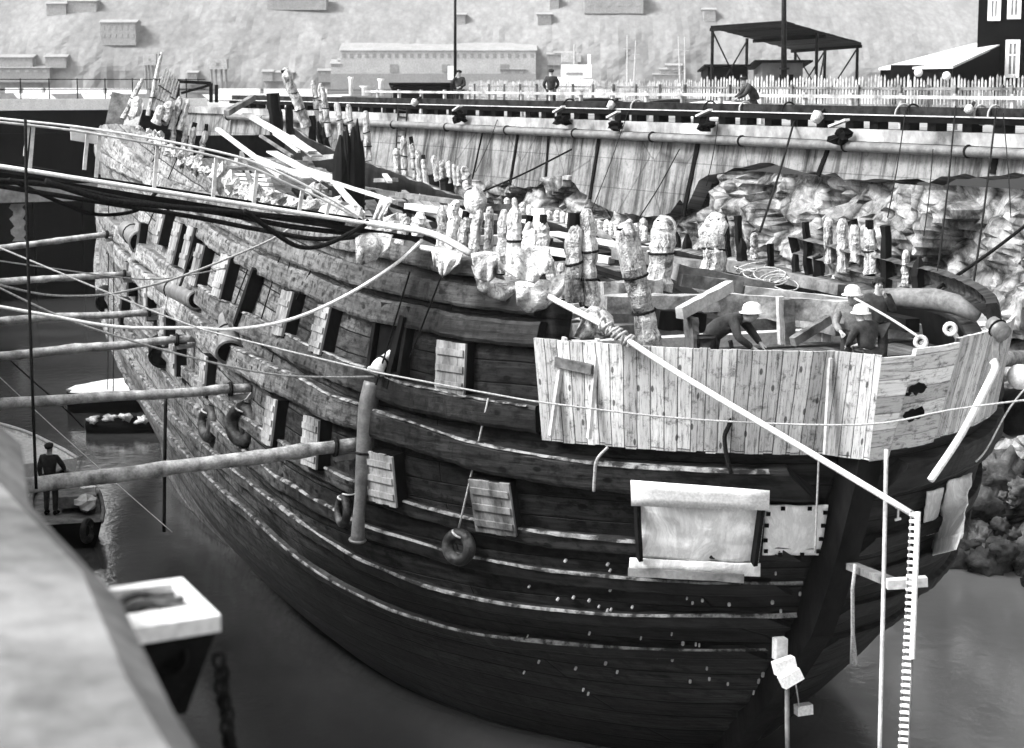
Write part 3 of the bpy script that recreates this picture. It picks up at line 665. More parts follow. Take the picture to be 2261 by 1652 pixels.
# draught numeral on the stem
dm = MB(); p, nn = side_pt(-3.35, 4.75, -1, .06); c = ppl(1967, 1121, p, nn); rt = nn.cross(V((0,0,1))).normalized(); rt = rt if rt.dot(_R) > 0 else -rt; up = V((0,0,1))
c = c + nn * .14
dm.box(c, rt * .014, nn * .01, up * .1); dm.box(c - up * .10, rt * .07, nn * .01, up * .014); dm.box(c + up * .085 - rt * .035, rt * .03, nn * .01, up * .013); dm.build('draught_numeral', 'white', ship)
def fd(x, y, out=.35): return depth(hit(x, y)) - out
# ------------------------------------------------------------------ plank screen round the bow
def scr(s, z, side): return side_pt(s, z, side, .10 + (z - 5.85) * .16)
scs = []                                                     # path round the bow by breadth: starboard end -> stem -> port end
def scr_at(f, z, side):                                      # f 1 at the end of the screen, 0 at the stem
    s_end = -1.78 if side > 0 else -1.95
    t_ = max(hb(s_end, z) * f, .06); lo, hi = float(stem_s(z)), s_end
    for _ in range(24):
        mid = (lo + hi) / 2
        if hb(mid, z) < t_: lo = mid
        else: hi = mid
    s = (lo + hi) / 2; _, nw = side_pt(s, z, side); nw.z = 0; nw.normalize()
    stem_out = max(0, .62 * (1 - f / .12)) if f < .12 else 0
    return SP(s - stem_out * .9, t_ * side, z) + nw * (.12 + (z - 5.85) * .17), nw
def scr(f, z, side): return scr_at(f, z, side)
for k in range(34): scs.append((1 - k / 33, 1))
for k in range(20): scs.append(((k + .3) / 19.3, -1))
scr_root = thing('plank_screen', 'pale upright board screen nailed round the bow top of the wreck', 'screen', side_pt(-2, 5.85, 1)[0])
def screen_part(a, b, nm, mat, zb, zt, thick=.06, out=0, horiz=False):
    m = MB(); P = scs[a:b + 1]; U = 0
    T = []
    for i, (s, sd) in enumerate(P):
        lo, n0 = scr(s, zb, sd); hi, n1 = scr(s, zt, sd); T.append((lo + n0 * out, hi + n0 * out, n0))
    for i in range(len(T) - 1):
        L = (T[i + 1][0] - T[i][0]).length; r0 = noise.noise(V((i * 2.3, a, 0))) * .03; 
        lo0, hi0, n0 = T[i]; lo1, hi1, n1 = T[i + 1]; dz = V((0, 0, r0))
        uv = [(U, 0), (U + L, 0), (U + L, zt - zb), (U, zt - zb)]
        m.quad(lo0 + dz + n0 * thick, lo1 + dz + n1 * thick, hi1 + dz * .6 + n1 * thick, hi0 + dz * .6 + n0 * thick, uv)
        m.quad(lo1 + dz, lo0 + dz, hi0 + dz * .6, hi1 + dz * .6, uv)
        m.quad(hi0 + dz*.6 + n0 * thick, hi1 + dz*.6 + n1 * thick, hi1 + dz*.6, hi0 + dz*.6, uv)
        m.quad(lo0 + dz, lo1 + dz, lo1 + dz + n1 * thick, lo0 + dz + n0 * thick, uv)
        U += L
    return m.build(nm, mat, scr_root)
M['doorboards'] = mat_planks('pale_painted_boards', 0.72, 0.88, 0.35, 9.0, 0.24, rough=0.8, grain=(0.8, 8), bmp=0.3, blot=1.1)
M['sheet'] = mat_planks('grey_slanting_boards', 0.66, 0.82, 0.30, 9.0, 0.16, rough=0.85, horizontal=False, grain=(0.6, 10), bmp=0.3, blot=0.8)
screen_part(0, 33, 'board_panel', 'screen', 5.86, 7.38)
screen_part(33, 41, 'hatch_panel', 'doorboards', 5.86, 7.36, .06, .03)
screen_part(41, 53, 'board_panel', 'sheet', 5.9, 7.42)
def batten(px0, px1, w_, d_, mat='screen', off=.12):
    out = []
    for px in (px0, px1):
        p = hit(*px)
        if p is None: p = pt(px[0], px[1], 28.4)
        out.append(p)
    # stand the batten just outside the board face
    zs_ = []
    for px, p in zip((px0, px1), out):
        d = depth(p); zs_.append(pt(px[0], px[1], d - .42))
    m = MB(); n0 = SS; m.beam(zs_[0], zs_[1], w_, d_, n0, .05, 4); return m.build('batten', mat, scr_root)
batten((1228,798), (1308,816), .14, .09, 'timber'); batten((1320,748), (1300,968), .09, .05, 'paletimber'); batten((1247,745), (1216,962), .10, .05, 'paletimber')
for a, b in (((1833,790),(1822,1000)), ((1937,795),(1920,1008))): batten(a, b, .07, .04, 'paletimber')
# dark stains daubed on the hatch panel
for (x, y, w_, h_) in ((2008,856,52,26),(2000,912,62,30),(1985,868,30,8),(2005,800,50,12)):
    m = MB(); c = ppl(x, y, scr(.18, 6.6, -1)[0], scr(.18, 6.6, -1)[1]); nn = scr(.18, 6.6, -1)[1]; d = depth(c); rt = nn.cross(V((0,0,1))).normalized(); up = rt.cross(nn).normalized()
    rt = rt if rt.dot(_R) > 0 else -rt
    up = up if up.z > 0 else -up
    pts = []; n = 22
    for k in range(n):
        A = 2 * math.pi * k / n; e = 1 + .5 * noise.noise(V((math.cos(A) * 2.5, math.sin(A) * 2.5, x)))
        pts.append(c + nn * .13 + rt * math.cos(A) * w_ / 2 * e * mpp(d) * 1.15 + up * math.sin(A) * h_ / 2 * e * mpp(d))
    m.prism(pts, nn * .012); m.build('tar_daub', 'tar', scr_root)
# ------------------------------------------------------------------ canvas covers on the bow
def onhull(px, py, out=.12):
    p = hit(px, py); return p + side_pt(*inv(p)[::2], 1)[1] * out
def cloth_quad(cs, mat, name, parent=None, out=.12, bulge=.05, nu=18, nv=14, port=False, thick=.02):
    C = []
    for c in cs:
        if port:
            h = BVP.ray_cast(_C, rd(*c).normalized())[0]
            if h is None: h = pt(c[0], c[1], 27.8)
            C.append(pt(c[0], c[1], depth(h) - .16))
        else: C.append(onhull(*c, out))
    nrm = (C[1] - C[0]).cross(C[3] - C[0]).normalized()
    if nrm.dot(_F) > 0: nrm = -nrm
    def fn(u, v):
        p = C[0].lerp(C[1], u).lerp(C[3].lerp(C[2], u), v)
        return p + nrm * (bulge * math.sin(math.pi * u) * math.sin(math.pi * v) + noise.noise(p * 3.5) * bulge * .7 + noise.noise(p * 9) * bulge * .45)
    m = MB(); m.grid(fn, nu, nv); o = m.build(name, mat, parent, True)
    md = o.modifiers.new('thick', 'SOLIDIFY'); md.thickness = thick
    return o, C, nrm
t = thing('canvas_cover', 'large white canvas hung over the hull under the plank screen, boards at its edges', 'tarpaulin', onhull(1545, 1150))
cloth_quad([(1413,1090),(1690,1092),(1672,1228),(1412,1218)], 'canvas', 'canvas', t, .16, .07)
cloth_quad([(1398,1216),(1676,1226),(1676,1254),(1396,1246)], 'canvas', 'hem', t, .2, .03)
for a, b, w_, mt in (((1552,1062),None,.40,'white'),):
    o, C, nn = cloth_quad([(1409,1037),(1696,1054),(1694,1094),(1409,1089)], 'white', 'top_board', t, .36, .004, 6, 3)
for a, b in (((1417,1094),(1421,1214)), ((1679,1098),(1661,1222))):
    p, q = onhull(*a, .26), onhull(*b, .26); MB().beam(p, q, .13, .06, SS, .06, 4).build('side_board', 'darkwood', t)
p, q = onhull(1398, 1238, .3), onhull(1640, 1250, .3); MB().beam(p, q, .12, .06, SS, .1, 8).build('bottom_rail', 'timber', t)
t = thing('canvas_cover', 'smaller square white canvas patch with black nail tabs beside the larger one', 'tarpaulin', onhull(1757, 1160))
o, C, nn = cloth_quad([(1690,1104),(1830,1102),(1819,1211),(1681,1213)], 'canvas', 'canvas', t, .12, .03)
for u, v in ((.04,.15),(.03,.38),(.03,.68),(.05,.9),(.96,.12),(.96,.38),(.96,.65),(.95,.9),(.27,.04),(.7,.04),(.3,.97),(.68,.97)):
    c = C[0].lerp(C[1], u).lerp(C[3].lerp(C[2], u), v) + nn * .045; x = (C[1] - C[0]).normalized(); y = (C[3] - C[0]).normalized()
    MB().box(c, x * .03, y * .028, nn * .012).build('nail_tab', 'tar', t)
t = thing('canvas_cover', 'narrow pale canvas sheet on the far bow just right of the rope ladder head', 'tarpaulin', pt(2058, 1130, 29.3))
cloth_quad([(2046,1085),(2082,1076),(2062,1178),(2034,1184)], 'canvas', 'canvas', t, .1, .03, 8, 10, True)
t = thing('canvas_cover', 'tall white canvas sheet wrapped round the far bow edge against the rocks', 'tarpaulin', pt(2100, 1130, 30))
cloth_quad([(2092,1060),(2146,1046),(2124,1188),(2064,1200)], 'canvas', 'canvas', t, .1, .05, 10, 14, True)
cloth_quad([(2064,1192),(2124,1178),(2112,1214),(2056,1228)], 'canvas', 'hem', t, .1, .02, 10, 4, True)
# ------------------------------------------------------------------ hanging plastic at the broken rail
def bag(label, cs, d, mat, depth_=.35, seed=0, name='plastic_sheet', cat='plastic sheet', fold=5):
    """a sagging crumpled sheet hanging from its top edge (first two points) down to its lower outline"""
    top = [pt(x, y, d) for x, y in cs[0]]; low = [pt(x, y, d - .15) for x, y in cs[1]]
    def along(P, u):
        f = u * (len(P) - 1); i = min(int(f), len(P) - 2); return P[i].lerp(P[i + 1], f - i)
    def fn(u, v):
        p = along(top, u).lerp(along(low, u), v)
        return p - _F * (depth_ * math.sin(math.pi * v) * .8 + .035 * math.sin(u * fold * 3 + v * 4 + seed) * v + noise.noise(p * 3 + V((seed, 0, 0))) * .12 + noise.noise(p * 8) * .05)
    m = MB(); m.grid(fn, 26, 14); o = m.build(name, mat, None, True); md = o.modifiers.new('thick', 'SOLIDIFY'); md.thickness = .015
    return tag(o, label, cat)
bag('long white plastic sheet sagging like a hammock under the wrapped frames', [[(1040,588),(1065,605),(1110,620),(1150,622)],[(1058,640),(1080,655),(1110,664),(1150,662)]], 28.5, 'wrap', .22, 1)
bag('swollen white plastic bundle drooping lowest on the rail above the hull side', [[(1138,625),(1180,620),(1215,620),(1250,600)],[(1142,672),(1165,690),(1205,680),(1240,650)]], 27.9, 'wrapw', .25, 4)
bag('clear plastic sheet draped over the rail at the gangway foot', [[(786,520),(815,516),(845,516),(868,520)],[(788,582),(800,584),(830,572),(862,546)]], 29.0, 'wrap', .15, 9)
bag('white cloth knotted in a V below the rail near the gangway', [[(958,556),(975,553),(1000,556),(1022,560)],[(972,604),(976,612),(984,606),(1016,582)]], 28.5, 'wrapw', .06, 2, 'cloth_strip', 'cloth')
bag('grey plastic bundle piled on the corner of the plank screen', [[(1290,690),(1305,678),(1330,680),(1352,700)],[(1266,742),(1290,748),(1330,748),(1356,742)]], 27.6, 'wrap', .3, 6)
bag('white cloth hung to dry over the gangway foot', [[(838,442),(850,436),(862,436),(868,440)],[(824,486),(832,488),(842,484),(852,470)]], 31.0, 'wrapw', .05, 3, 'cloth_strip', 'cloth')
o = MB().ball(pt(1050, 446, 29.3), .17, 12, 9, 1.15, .4).build('bundle', 'wrapw', None, True); tag(o, 'big white tied bag topping the frames, highest on the near rail', 'bag')
for k in range(3):
    x = 975 + k * 92 + (k % 3) * 6; y = 548 + (k % 2) * 14; w_ = 24 + (k % 3) * 9; h_ = 40 + (k % 3) * 14; d = fd(x, 610, .55)
    bag('scrap of white plastic tied among the wrapped frames', [[(x - w_, y), (x, y - 6), (x + w_, y - 2)], [(x - w_ * .7, y + h_), (x + w_ * .2, y + h_ * 1.15), (x + w_ * .9, y + h_ * .7)]], d, 'wrap' if k % 3 == 1 else 'wrapw', .12, k * 1.7)['group'] = 'plastic scraps on the near rail'
# ------------------------------------------------------------------ big pipes on the side
def pipe(px, ds, rs, label, mat='steel', name='discharge_pipe', cat='pipe', flare=False, tilt=None, group=None):
    P = [pt(x, y, d) for (x, y), d in zip(px, ds)]; P2 = smoothpts(P, 4); R = [float(np.interp(k, np.linspace(0, len(P2) - 1, len(rs)), rs)) for k in range(len(P2))]
    t = thing(name, label, cat, P[0], group); m = MB(); m.tube(P2, R, 16, False); o = m.build('barrel', mat, t, True); md = o.modifiers.new('thick', 'SOLIDIFY'); md.thickness = .02
    e = (P2[-1] - P2[-2]).normalized(); mm = MB(); mm.torus(P2[-1] - e * .03, e, R[-1] + .005, .025, 18, 6); mm.build('rim', mat, t, True)
    mb = MB(); mb.tube([P2[-1] - e * .05, P2[-1] - e * .06], R[-1] * .96, 16, True); mb.build('bore', 'tar', t)
    bt = MB(); k = len(P2) // 2; bt.torus(P2[k], P2[k + 1] - P2[k], R[k] + .01, .02, 16, 5); bt.build('band', 'iron', t)
    return t
dh = lambda x, y: depth(hit(x, y))
pipe([(824,845),(812,900),(804,1000),(795,1100),(789,1196)], [30.45, 30.45, 30.5, 30.6, 30.8], [.15, .15, .13, .09, .115], 'tall grey metal pipe hung upright down the middle of the hull side')
pipe([(870,772),(852,792),(838,806),(829,824)], [30.4, 30.3, 30.2, 30.15], [.04, .08, .11, .12], 'short white elbow pipe poking out above the tall upright pipe', 'white')
pipe([(282,508),(295,518),(310,536)], [49.3, 48.2, 46.9], [.25, .25, .26], 'stubby banded pipe with black mouth near the stern, farthest up the hull')
pipe([(362,628),(385,640),(434,664)], [44.2, 42.8, 40.3], [.24, .22, .18], 'long pale pipe slanting out of the hull below the coiled cable')
pipe([(501,702),(504,735),(508,780)], [38.0, 37.5, 36.9], [.17, .19, .26], 'upright pale pipe with a wide black bell mouth', 'steel')
for x, y, r in ((360,785,.3),(237,668,.3),(237,668,.3))[:2]:
    p = pt(x, y, dh(x, y) - .5); t = thing('discharge_pipe', {360:'blunt black pipe mouth low on the aft hull under a pole end',237:'black pipe mouth at the left edge of the hull'}[x], 'pipe', p)
    m = MB(); e = (V((.25, -.9, -.35))).normalized(); m.tube([p - e * .5, p], r, 14, True); m.build('barrel', 'iron', t, True); MB().torus(p, e, r, .04, 16, 6).build('rim', 'iron', t, True)
tag(MB().tube([pt(1889, 1246, 26.9), pt(1882, 1300, 27.0), pt(1883, 1400, 27.6), pt(1885, 1462, 28.0)], [.03, .025, .03, .06], 7, True, .3).build('hanging_rope', 'rope', None, True), 'frayed rope end hanging along the cutwater', 'rope')
# ------------------------------------------------------------------ tyre fenders
def tyre(px, py, d, R, r, ax, label, up_px=None, mat='rubber', lr='rope'):
    c = pt(px, py, d); t = thing('tyre_fender', label, 'tyre', c); m = MB(); m.torus(c, ax, R, r, 26, 10); m.build('tyre', mat, t, True)
    for k in (-1, 1): MB().torus(c + V(ax).normalized() * r * .7 * k, ax, R * .92, r * .18, 24, 6).build('tread_ridge', mat, t, True)
    lb = MB(); lb.torus(c + V((0, 0, R)), V((0, 1, .2)).cross(V(ax)), r * 1.12, .02, 12, 5)
    lb.build('rope_lashing', 'rope', t, True)
    if up_px:
        q = pt(*up_px); tag(MB().tube(sag(c + V((0, 0, R + r)), q, .02, 8), .016, 6).build('fender_rope', lr, None, True), label.replace('tyre fender', 'rope carrying the tyre'), 'rope')
    return t
tyre(1013, 1208, fd(1013,1208), .20, .095, (-.5, -.8, .1), 'worn tyre fender hanging clear on a rope below the covered gunport', (1078, 880, fd(1078, 880, .3)))
tyre(757, 1128, fd(757,1128), .21, .07, (-.9, -.4, .1), 'thin tyre fender half hidden behind the tall upright pipe', (786, 1090, fd(786,1090,.3)))
tyre(462, 936, fd(462,936), .26, .13, (-.8, -.5, .1), 'left of two ribbed tyre fenders on the lower wale', (478, 860, fd(478,860,.3)))
tyre(536, 938, fd(536,938), .30, .13, (-.6, -.75, .1), 'right of two ribbed tyre fenders on the lower wale', (554, 868, fd(554,868,.3)))
# ------------------------------------------------------------------ shores (log poles) from the quay to the hull
WALLN0 = V((-.58, 3.66, 0)); WALLN1 = V((-.58 - .38 * 100, 103.66, 0))
def shore(xr, yr, xl, yl, r, label):
    a = hit(xr, yr); d0 = depth(a); a = pt(xr, yr, d0 - .08)
    b = ppl(xl, yl, V((0, 0, a.z - .05)), V((0, 0, 1))) if True else None
    # keep the log square to the ship: level, running out to starboard
    dirn = (b - a); dirn.z = 0
    wd = SS.copy()
    # along SS the picture line may differ slightly: solve the far end on the ray plane
    nrm = rd(xr, yr).cross(rd(xl, yl)).normalized(); best = None
    v = SS * 9.9; e = a + v; e = e - nrm * ((e - _C).dot(nrm)); 
    n = 60; m = MB(); pts = [a.lerp(e, k / n) + V((0, 0, noise.noise(V((k * .09, r * 90, xr))) * .05)) for k in range(n + 1)]; rk = random.Random(int(xr))
    t = thing('shoring_pole', label, 'pole', a, 'log poles shoring the ship'); kn = {rk.randint(3, n - 3): rk.uniform(.08, .2) for _ in range(9)}
    m.tube(pts, [r * (.80 + .4 * k / n) * (1 + kn.get(k, 0)) for k in range(n + 1)], 12, True, .16)
    m.build('log', 'log', t, True)
    u = (e - a).normalized(); lb = MB()
    lb.torus(a + u * .38, u + V((0, 0, rk.uniform(-.2, .2))), r * 1.06, .04, 14, 5)
    lb.build('lashing', 'darkrope', t)
    MB().beam(a - V((0, 0, r + .05)) - u * .02, a - V((0, 0, r + .05)) + u * .4, .16, .09, (0, 0, 1), .1, 3).build('wedge', 'timber', t)
    return t
shore(268,515,0,547,.085,'topmost log pole shoring the hull, ending near the stern pipe')
shore(309,605,0,622,.09,'second log pole from the top, its end above the lower pipes')
shore(365,686,0,712,.095,'third log pole from the top, crossing the white cable')
shore(430,747,0,787,.10,'fourth log pole from the top, with a bracket at its hull end')
shore(553,857,0,893,.105,'fifth log pole from the top, above the ribbed tyre fenders')
shore(790,981,78,1070,.125,'lowest and thickest log pole, butting against the tall upright pipe')
# ------------------------------------------------------------------ gangway from the quay down to the rail
GA, GB = pt(-60, 358, 27.0), pt(930, 512, 29.3); GD = (GB - GA).normalized(); GN = V((GD.y, -GD.x, 0)).normalized()     # GN towards the camera
if GN.dot(_F) > 0: GN = -GN
gw = thing('gangway', 'long narrow gangway with handrail sloping down from the quay to the wreck', 'gangway', GA)
m = MB(); n = 22
for k in range(n): m.beam(GA.lerp(GB, k / n) - GN * .28 + V((0,0,.0)), GA.lerp(GB, (k + .97) / n) - GN * .28, .5, .05, (0, 0, 1))
m.build('walkway', 'tar', gw)
MB().tube([(GA + GN * .06).lerp(GB + GN * .06, k / 20) for k in range(21)], .034, 8, True, .1).build('lit_edge_pole', 'white', gw, True)  # white pole added to paint the side beam's lit upper edge
MB().beam(GA + GN * .02 - V((0,0,.12)), GB + GN * .02 - V((0,0,.12)), .06, .08, (0,0,1), .08, 24).build('side_beam', 'darkwood', gw)
MB().beam(GA - GN * .57, GB - GN * .57, .07, .10, (0,0,1), .08, 24).build('side_beam', 'darkwood', gw)
R1 = [(-60,254),(0,262),(170,280),(330,305),(480,335),(560,358),(640,392),(740,446),(812,492)]
R2 = [(-60,262),(0,270),(160,288),(330,317),(460,342),(560,372),(640,408),(700,434),(790,482)]
for R_, off in ((R1, .55), (R2, .0)):
    P = [ppl(x, y, GA - GN * off, GN) for x, y in R_]; MB().tube(smoothpts(P, 4), .02, 6, True, .1).build('handrail', 'white' if off else 'paletimber', gw, True)
for x, yt, yb in ((55,272,345),(66,276,372),(186,290,375),(212,297,392),(340,318,420),(470,345,440),(560,372,452),(660,418,470),(720,445,478)):
    a = ppl(x + 8, yt, GA - GN * .05, GN); b = ppl(x, yb, GA - GN * .05, GN); MB().beam(b, a, .05, .05, GN, .05, 3).build('rail_post', 'paletimber', gw)
MB().box(ppl(190, 301, GA - GN * .3, GN), GD * .22, GN * .02, V((0,0,.09))).build('notice_board', 'pale', gw)
# black hoses slung below it
for i, (pl, r) in enumerate((([(-20,398),(120,410),(300,445),(480,470),(640,500),(770,515)], .045), ([(-20,408),(180,440),(420,478),(560,505),(700,528),(812,520)], .04), ([(100,400),(230,440),(360,455),(520,470),(760,492)], .05), ([(540,465),(600,510),(660,545),(720,540),(800,500),(812,488)], .035), ([(20,396),(140,450),(215,474),(300,465),(345,425)], .03))):
    rope_px(pl, 26.8, 29.0, r, ['black hose slung longest under the gangway','black hose sagging a little lower under the gangway','thick black hose tight below the gangway boards','black hose looping down to the rail at the gangway foot','dark cable looping under the upper gangway end'][i], 'hose', 'darkrope', 'hose', 'hoses slung under the gangway')
# pale poles at the gangway foot and over the bow
def pole(px, d0, d1, r, label, mat='paletimber', name='pole', cat='pole'):
    return rope_px(px, d0, d1, r, label, cat, mat, name, None, 3)
pole([(800,490),(880,502),(960,518),(1040,560)], 29.6, 28.4, .055, 'pale handrail pole running from the gangway foot along the rail', 'paletimber')
pole([(930,546),(1090,580),(1200,648),(1290,696),(1370,737)], 29.2, 26.8, .045, 'thin white pipe slanting down along the wrapped frames', 'white', 'pipe', 'pipe')
pole([(1352,728),(1500,826),(1760,982),(2026,1142)], 26.8, 24.8, .043, 'long white pipe slanting across the plank screen to the ladder', 'white', 'pipe', 'pipe')
m = MB()
for k in range(9): a = pt(1330 + k * 8, 716 + k * 5, 26.75); m.torus(a, V((.6, -.3, -.5 + random.uniform(-.5, .5))), .09, .022, 12, 5)
tag(m.build('rope_lashing', 'rope', None, True), 'tangled rope lashing where the two white pipes join', 'rope')
pole([(2192,796),(2198,812),(2180,850),(2122,960),(2055,1060)], 27.0, 26.2, .055, 'bent white pole hanging over the far bow', 'white', 'pole', 'pole')
# rope ladder
lt = thing('ladder', 'narrow white rung ladder hanging straight down in front of the stem', 'ladder', pt(2020, 1130, 24.8))
A0, A1 = pt(2012, 1128, 24.8), pt(1985, 1670, 24.8); B0, B1 = pt(2027, 1130, 24.7), pt(2005, 1672, 24.7)
MB().tube([A0, A1], .012, 6).build('rail', 'timber', lt); MB().tube([B0, B0.lerp(B1, .6)], .035, 6).build('rail', 'white', lt); MB().tube([B0.lerp(B1, .6), B1], .014, 6).build('rail', 'timber', lt)
for k in range(36):
    u = (k + .5) / 36; a, b = A0.lerp(A1, u), B0.lerp(B1, u); MB().beam(a - (b - a) * .1, b, .035, .035, (0, 1, 0)).build('rung', 'white', lt)
o = rope_px([(1957,992),(1953,1200),(1948,1420),(1942,1660)], 25.4, 25.2, .028, 'thick white rope hanging straight down left of the ladder', 'rope', 'paletimber', 'hanging_rope')
# blocks on strings at the forefoot
def blockset(x, y, d, w_, h_, rot, label, mat='paletimber'):
    c = pt(x, y, d); m = MB(); ax = V((math.cos(rot), .3, math.sin(rot))).normalized(); az = V((-math.sin(rot), 0, math.cos(rot))).normalized(); ay = ax.cross(az)
    m.box(c, ax * w_, ay * .08, az * h_); m.box(c - az * h_ * .1 + ay * (-.09), ax * w_ * .5, ay * .03, az * h_ * .5); return tag(m.build('wood_block', mat), label, 'block')
blockset(1722, 1432, 28.5, .09, .16, .0, 'pale wood block topmost of the three at the forefoot', 'paletimber')
blockset(1732, 1470, 28.3, .16, .10, .25, 'pale wood block middle of the three at the forefoot', 'white')
blockset(1746, 1497, 28.2, .16, .09, .45, 'pale wood block lowest of the three at the forefoot', 'white')
blockset(1774, 1566, 30.4, .13, .08, .05, 'pale float hung on a string under the forefoot', 'white')
rope_px([(1738,1510),(1738,1580),(1739,1662)], 28.2, 28.2, .035, 'grey pole-like rope dropping from the wood blocks into the water', 'rope', 'timber', 'hanging_rope')
rope_px([(1755,1500),(1762,1540),(1764,1562)], 28.2, 30.3, .012, 'thin string from the lowest wood block to the float', 'rope', 'rope', 'hanging_rope')
MB_ = MB(); MB_.beam(pt(1957, 1290, 25.6), pt(2046, 1283, 25.6), .15, .12, (0,0,1), .05, 3); tag(MB_.build('timber_spar', 'paletimber'), 'short pale timber lashed across behind the ladder at the stem', 'timber')
MB_ = MB(); MB_.beam(pt(1880, 1250, 27.6), pt(1975, 1288, 25.7), .16, .10, (0,0,1), .06, 4); tag(MB_.build('timber_spar', 'timber'), 'dull timber running from the stem out to the short pale spar', 'timber')
# hose over the screen, rope ends
rope_px([(1612,752),(1616,775),(1620,850),(1612,930),(1600,965),(1606,1015),(1615,1045)], 26.75, 27.0, .035, 'dark hose hanging over the plank screen beside the stooping worker', 'hose', 'darkrope', 'hose')
rope_px([(1342,988),(1318,1015),(1313,1050),(1311,1085)], 27.3, 27.6, .022, 'frayed rope end hanging below the left corner of the plank screen', 'rope')
rope_px([(1808,1005),(1806,1060),(1804,1105),(1800,1220)], 27.0, 27.4, .014, 'thin string hanging in front of the smaller canvas patch', 'rope')
# running ropes across the scene
rope_px([(-30,535),(216,637),(400,711),(510,744),(789,812),(850,826),(1085,870),(1223,892),(1531,926),(1900,938),(2100,905),(2290,880)], 28, 25.5, .014, 'thin rope crossing the whole hull side from top left to the far bow', 'rope')
rope_px([(-30,622),(148,705),(340,767),(510,810),(625,829),(733,833),(826,832)], 27.5, 30.1, .018, 'pale rope dipping from the left to the head of the upright pipe', 'rope')
rope_px([(-30,622),(93,650),(201,653),(279,643),(402,610),(574,541),(640,505)], 27.5, 33, .018, 'slack rope sagging over the upper log poles', 'rope')
rope_px([(-30,672),(93,694),(260,722),(430,724),(500,728),(600,716),(690,688),(790,638),(880,578),(932,530)], 27.0, 29.2, .027, 'thick white cable swooping under the gangway up to the rail', 'cable', 'white', 'cable')
rope_px([(-30,572),(110,592),(260,612),(360,616),(500,592)], 28, 35, .012, 'thin pale line just above the slack rope', 'rope')
rope_px([(56,262),(60,510),(68,760),(80,1080)], 26.9, 26.8, .022, 'dark rope hanging straight down from the gangway into the left water', 'rope', 'darkrope', 'hanging_rope')
rope_px([(366,880),(364,1000),(362,1175)], 41.5, 41.5, .04, 'black pole dangling upright over the water beside the lower wales', 'pole', 'iron', 'hanging_pole')
rope_px([(-20,755),(60,830),(140,900),(185,945)], 42, 60, .02, 'dark mooring line slanting down to the raft', 'rope', 'darkrope')
rope_px([(-20,815),(120,945),(260,1070),(380,1175)], 44, 40, .010, 'very thin line slanting over the bright water', 'rope', 'rope')
rope_px([(2290,828),(2230,900),(2180,990),(2155,1020)], 28, 27.6, .014, 'thin pale line from the right edge down to the far bow canvas', 'rope')
rope_px([(1880,655),(1960,700),(2030,745)], 29.4, 27.2, .02, 'pale rope stretched from the workers to the bow pulley', 'rope')
for i, (a, b, d0, d1) in enumerate((((620,560),(560,760),36,38),((640,575),(600,800),36,37.5),((705,560),(625,720),35,36),((905,600),(830,850),33.2,33.6),((978,600),(905,790),32.2,33.4),((560,560),(500,720),37,40),((350,330),(235,560),45,46),((395,340),(300,560),43,45),((430,470),(360,620),40,42),((240,420),(238,860),45,46),((252,470),(250,870),45,46))):
    rope_px([a, ((a[0]+b[0])/2, (a[1]+b[1])/2), b], fd(*a, .5), fd(*b, .5), .014, ['dark stay hanging over the upper hull above the lowest lid row','second dark stay just right of the first on the upper hull','dark stay crossing the third port cover','dark stay running down to the upright pipe','dark stay from the V-shaped cloth to the open gunport','dark stay beside the aft wales','long dark stay near the stern planks','dark stay between the stern rags and stubby pipe','dark stay beside the aft port covers','leftmost plumb line at the stern edge over the water','second plumb line at the stern edge over the water'][i], 'rope', 'darkrope', 'stay', 'dark stays over the hull side')
# loose planks and gear aboard
LP = [((635,300),(700,345),40,38,.45,.06,'broad pale plank tipped down inside the stern'),((545,252),(690,335),42,38,.4,.06,'longest pale plank leaning from the stern deck'),((600,335),(720,400),33,27,.35,.05,'pale plank lying across the pile amidships'),((560,345),(680,395),34,28,.3,.05,'second pale plank in the pile amidships'),((620,355),(745,395),33,27,.3,.05,'flattest plank in the pile amidships'),((575,300),(645,345),38,35,.1,.08,'thin batten sticking out over the dark hold'),((605,295),(660,335),39,35,.1,.08,'short batten beside the thin one over the hold'),((480,285),(620,390),34,27,.14,.1,'curved pale timber along the near waterway'),((740,405),(800,475),24,17,.14,.12,'diagonal pale prop by the mast stump'),((640,375),(735,400),28,24,.12,.08,'pale rail batten left of the mast stump'),((735,402),(870,445),24,20,.12,.08,'pale rail batten right of the mast stump'),((900,455),(1090,480),19,15,.2,.14,'long square timber lying along the deck'),((880,430),(1040,450),22,18,.2,.12,'pale weathered timber behind the long square one'),((1120,540),(1350,575),11,8.5,.22,.14,'pale timber lying inside behind the wrapped frames'),((1220,515),(1420,550),13,9,.3,.08,'pale deck plank behind the two tallest wraps'),((1360,560),(1570,590),8.5,6,.26,.2,'heavy timber lying on the waterway'),((1600,585),(1860,640),7,3.4,.22,.2,'long dark timber with rope coils along the far side'),((500,250),(560,215),41,43,.2,.2,'dark broken timber at the stern')]
for a, b, s0, s1, w_, h_, lab in LP:
    p, q = splane(*a, s0), splane(*b, s1); m = MB(); m.beam(p, q, w_, h_, (0, 0, 1), .1, 6); tag(m.build('loose_timber', 'timber' if ('dark' in lab or 'heavy' in lab or 'weathered' in lab) else 'paletimber'), lab, 'timber')
rw = random.Random(21)
